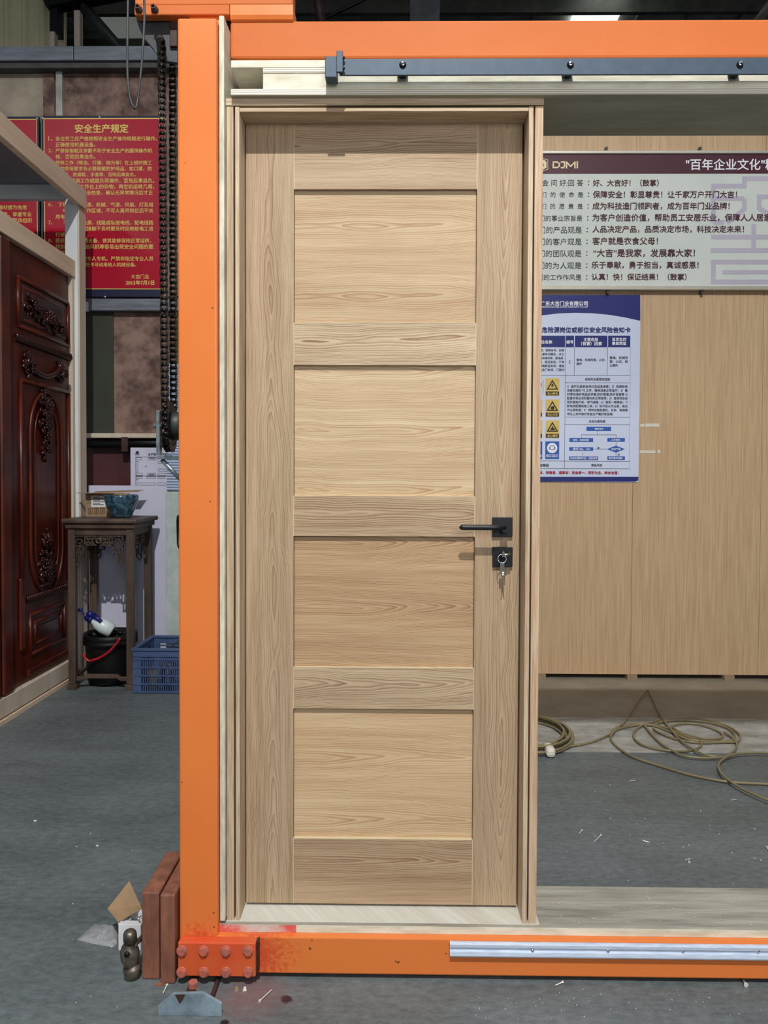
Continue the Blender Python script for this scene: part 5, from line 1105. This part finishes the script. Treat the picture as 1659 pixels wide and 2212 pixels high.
for i in range(150):
    if i < 70: px, py = rnd.uniform(1010, 1659), rnd.uniform(2135, 2205)
    elif i < 110: px, py = rnd.uniform(1170, 1650), rnd.uniform(1690, 1910)
    elif i < 130: px, py = rnd.uniform(1180, 1659), rnd.uniform(1560, 1620)
    else: px, py = rnd.uniform(110, 380), rnd.uniform(1780, 2180)
    q = on(px, py, .004 if 1550 < py < 1625 else 0.0005); s_ = rnd.uniform(.0008, .0024)*(q.y/2.2); a = rnd.uniform(0, 3)
    mb.add([(q.x+s_*math.cos(a), q.y+s_*math.sin(a), q.z), (q.x+s_*math.cos(a+2.1), q.y+s_*math.sin(a+2.1), q.z), (q.x+s_*math.cos(a+4.2), q.y+s_*math.sin(a+4.2), q.z), (q.x, q.y, q.z+s_)], [(0, 1, 3), (1, 2, 3), (2, 0, 3), (0, 2, 1)])
for (px, py, s_) in ((210, 1829, .006), (76, 1775, .007)):
    q = on(px, py); mb.ball((q.x, q.y, .003), (s_, s_*.7, .003), None, 7, 4)
o = mb.build('floor_debris', 'chip', kind='stuff'); tag(o, 'tiny white chips and crumbs scattered over the grey concrete floor', 'debris')
mb = MB(); rnd = random.Random(21)
for i in range(46):
    y = rnd.uniform(YBs+.01, YBs+.19); x = rnd.triangular(.38, 1.4, .5); a = rnd.uniform(-.9, .9); L_ = rnd.uniform(.003, .011)
    mb.tube([(x, y, zbt1+.0012), (x+L_*math.cos(a)*.5, y+L_*math.sin(a)*.5, zbt1+.003), (x+L_*math.cos(a), y+L_*math.sin(a), zbt1+.0012)], .0006, 4)
o = mb.build('wood_shavings', 'ply', kind='stuff'); tag(o, 'fine pale wood shavings on the base board right of the door', 'shavings')

# ================================================================== HOSES
def c3(x, y, z=.012): return on(1100+x/2.968, 1400+y/2.968, z)
hs = thing('loose_hose', 'long olive plastic hose lying in wide loops on the floor right of the door', 'hose', tuple(c3(1200, 560, 0)))
runs = [[(1900, 890), (1659, 872), (1500, 865), (1350, 850), (1150, 810), (950, 750), (800, 700), (700, 640), (652, 585), (655, 540), (700, 505), (780, 488), (850, 485), (930, 500), (1040, 540), (1180, 600)],
        [(430, 622), (520, 603), (620, 565), (700, 520), (760, 503), (840, 492), (920, 494), (1010, 512), (1120, 560), (1210, 590), (1235, 610), (1210, 640), (1130, 660), (1000, 655), (870, 627), (803, 580), (805, 530), (860, 492), (930, 472), (1080, 455), (1260, 462), (1400, 500), (1478, 555), (1462, 597), (1380, 602), (1210, 606), (1060, 580), (950, 535), (925, 505), (960, 478), (1080, 462), (1240, 470), (1370, 500), (1440, 545), (1430, 590), (1300, 598), (1130, 580), (1040, 520), (1060, 492), (1150, 482), (1260, 500), (1360, 545), (1350, 578), (1240, 578), (1110, 545), (1045, 505)],
        [(1380, 540), (1440, 580), (1458, 630), (1400, 690), (1270, 704), (1130, 692), (1040, 655), (950, 590), (880, 510), (862, 492)],
        [(650, 565), (680, 525), (730, 480), (800, 372), (850, 300), (885, 272), (905, 285), (940, 360), (985, 450), (1060, 550), (1150, 630), (1250, 682), (1330, 695)],
        [(2000, 760), (1800, 690), (1659, 672), (1500, 672), (1400, 695), (1345, 740), (1352, 790), (1400, 840), (1500, 905), (1659, 975), (1800, 1020)]]
for k, r in enumerate(runs):
    MB().tube(smooth_path([c3(x, y, .010+.003*k) for x, y in r], 5), .0054, 7).build('hose_run', 'hose', hs)
hc_ = thing('coiled_hose', 'olive hose coil bound with white tape, half hidden behind the right casing', 'hose', tuple(c3(180, 560, 0)))
ce = c3(110, 565, 0); rnd = random.Random(2); P = []
for i in range(9*26):
    a = 2*math.pi*i/26; lv = i/26
    rr_ = .62 + .07*math.sin(lv*2.1); e = c3(425-lv*9, 590, 0).x-ce.x
    P.append((ce.x+(e)*math.cos(a), ce.y+ .30*(1-lv*.03)*math.sin(a)+.01*math.sin(lv*3), .012+.008*(lv % 4)+.004*math.sin(a*2+lv)))
MB().tube(P, .0058, 7).build('hose_run', 'hose', hc_)
MB().tube(smooth_path([c3(300, 636, .012), c3(370, 632, .012), c3(430, 622, .013)], 5), .0054, 7).build('hose_run', 'hose', hc_)
a = c3(237, 612, .03); bx(a.x-.022, a.x+.022, a.y-.12, a.y-.03, .003, .048).build('tape_band', 'tape', hc_, .015)
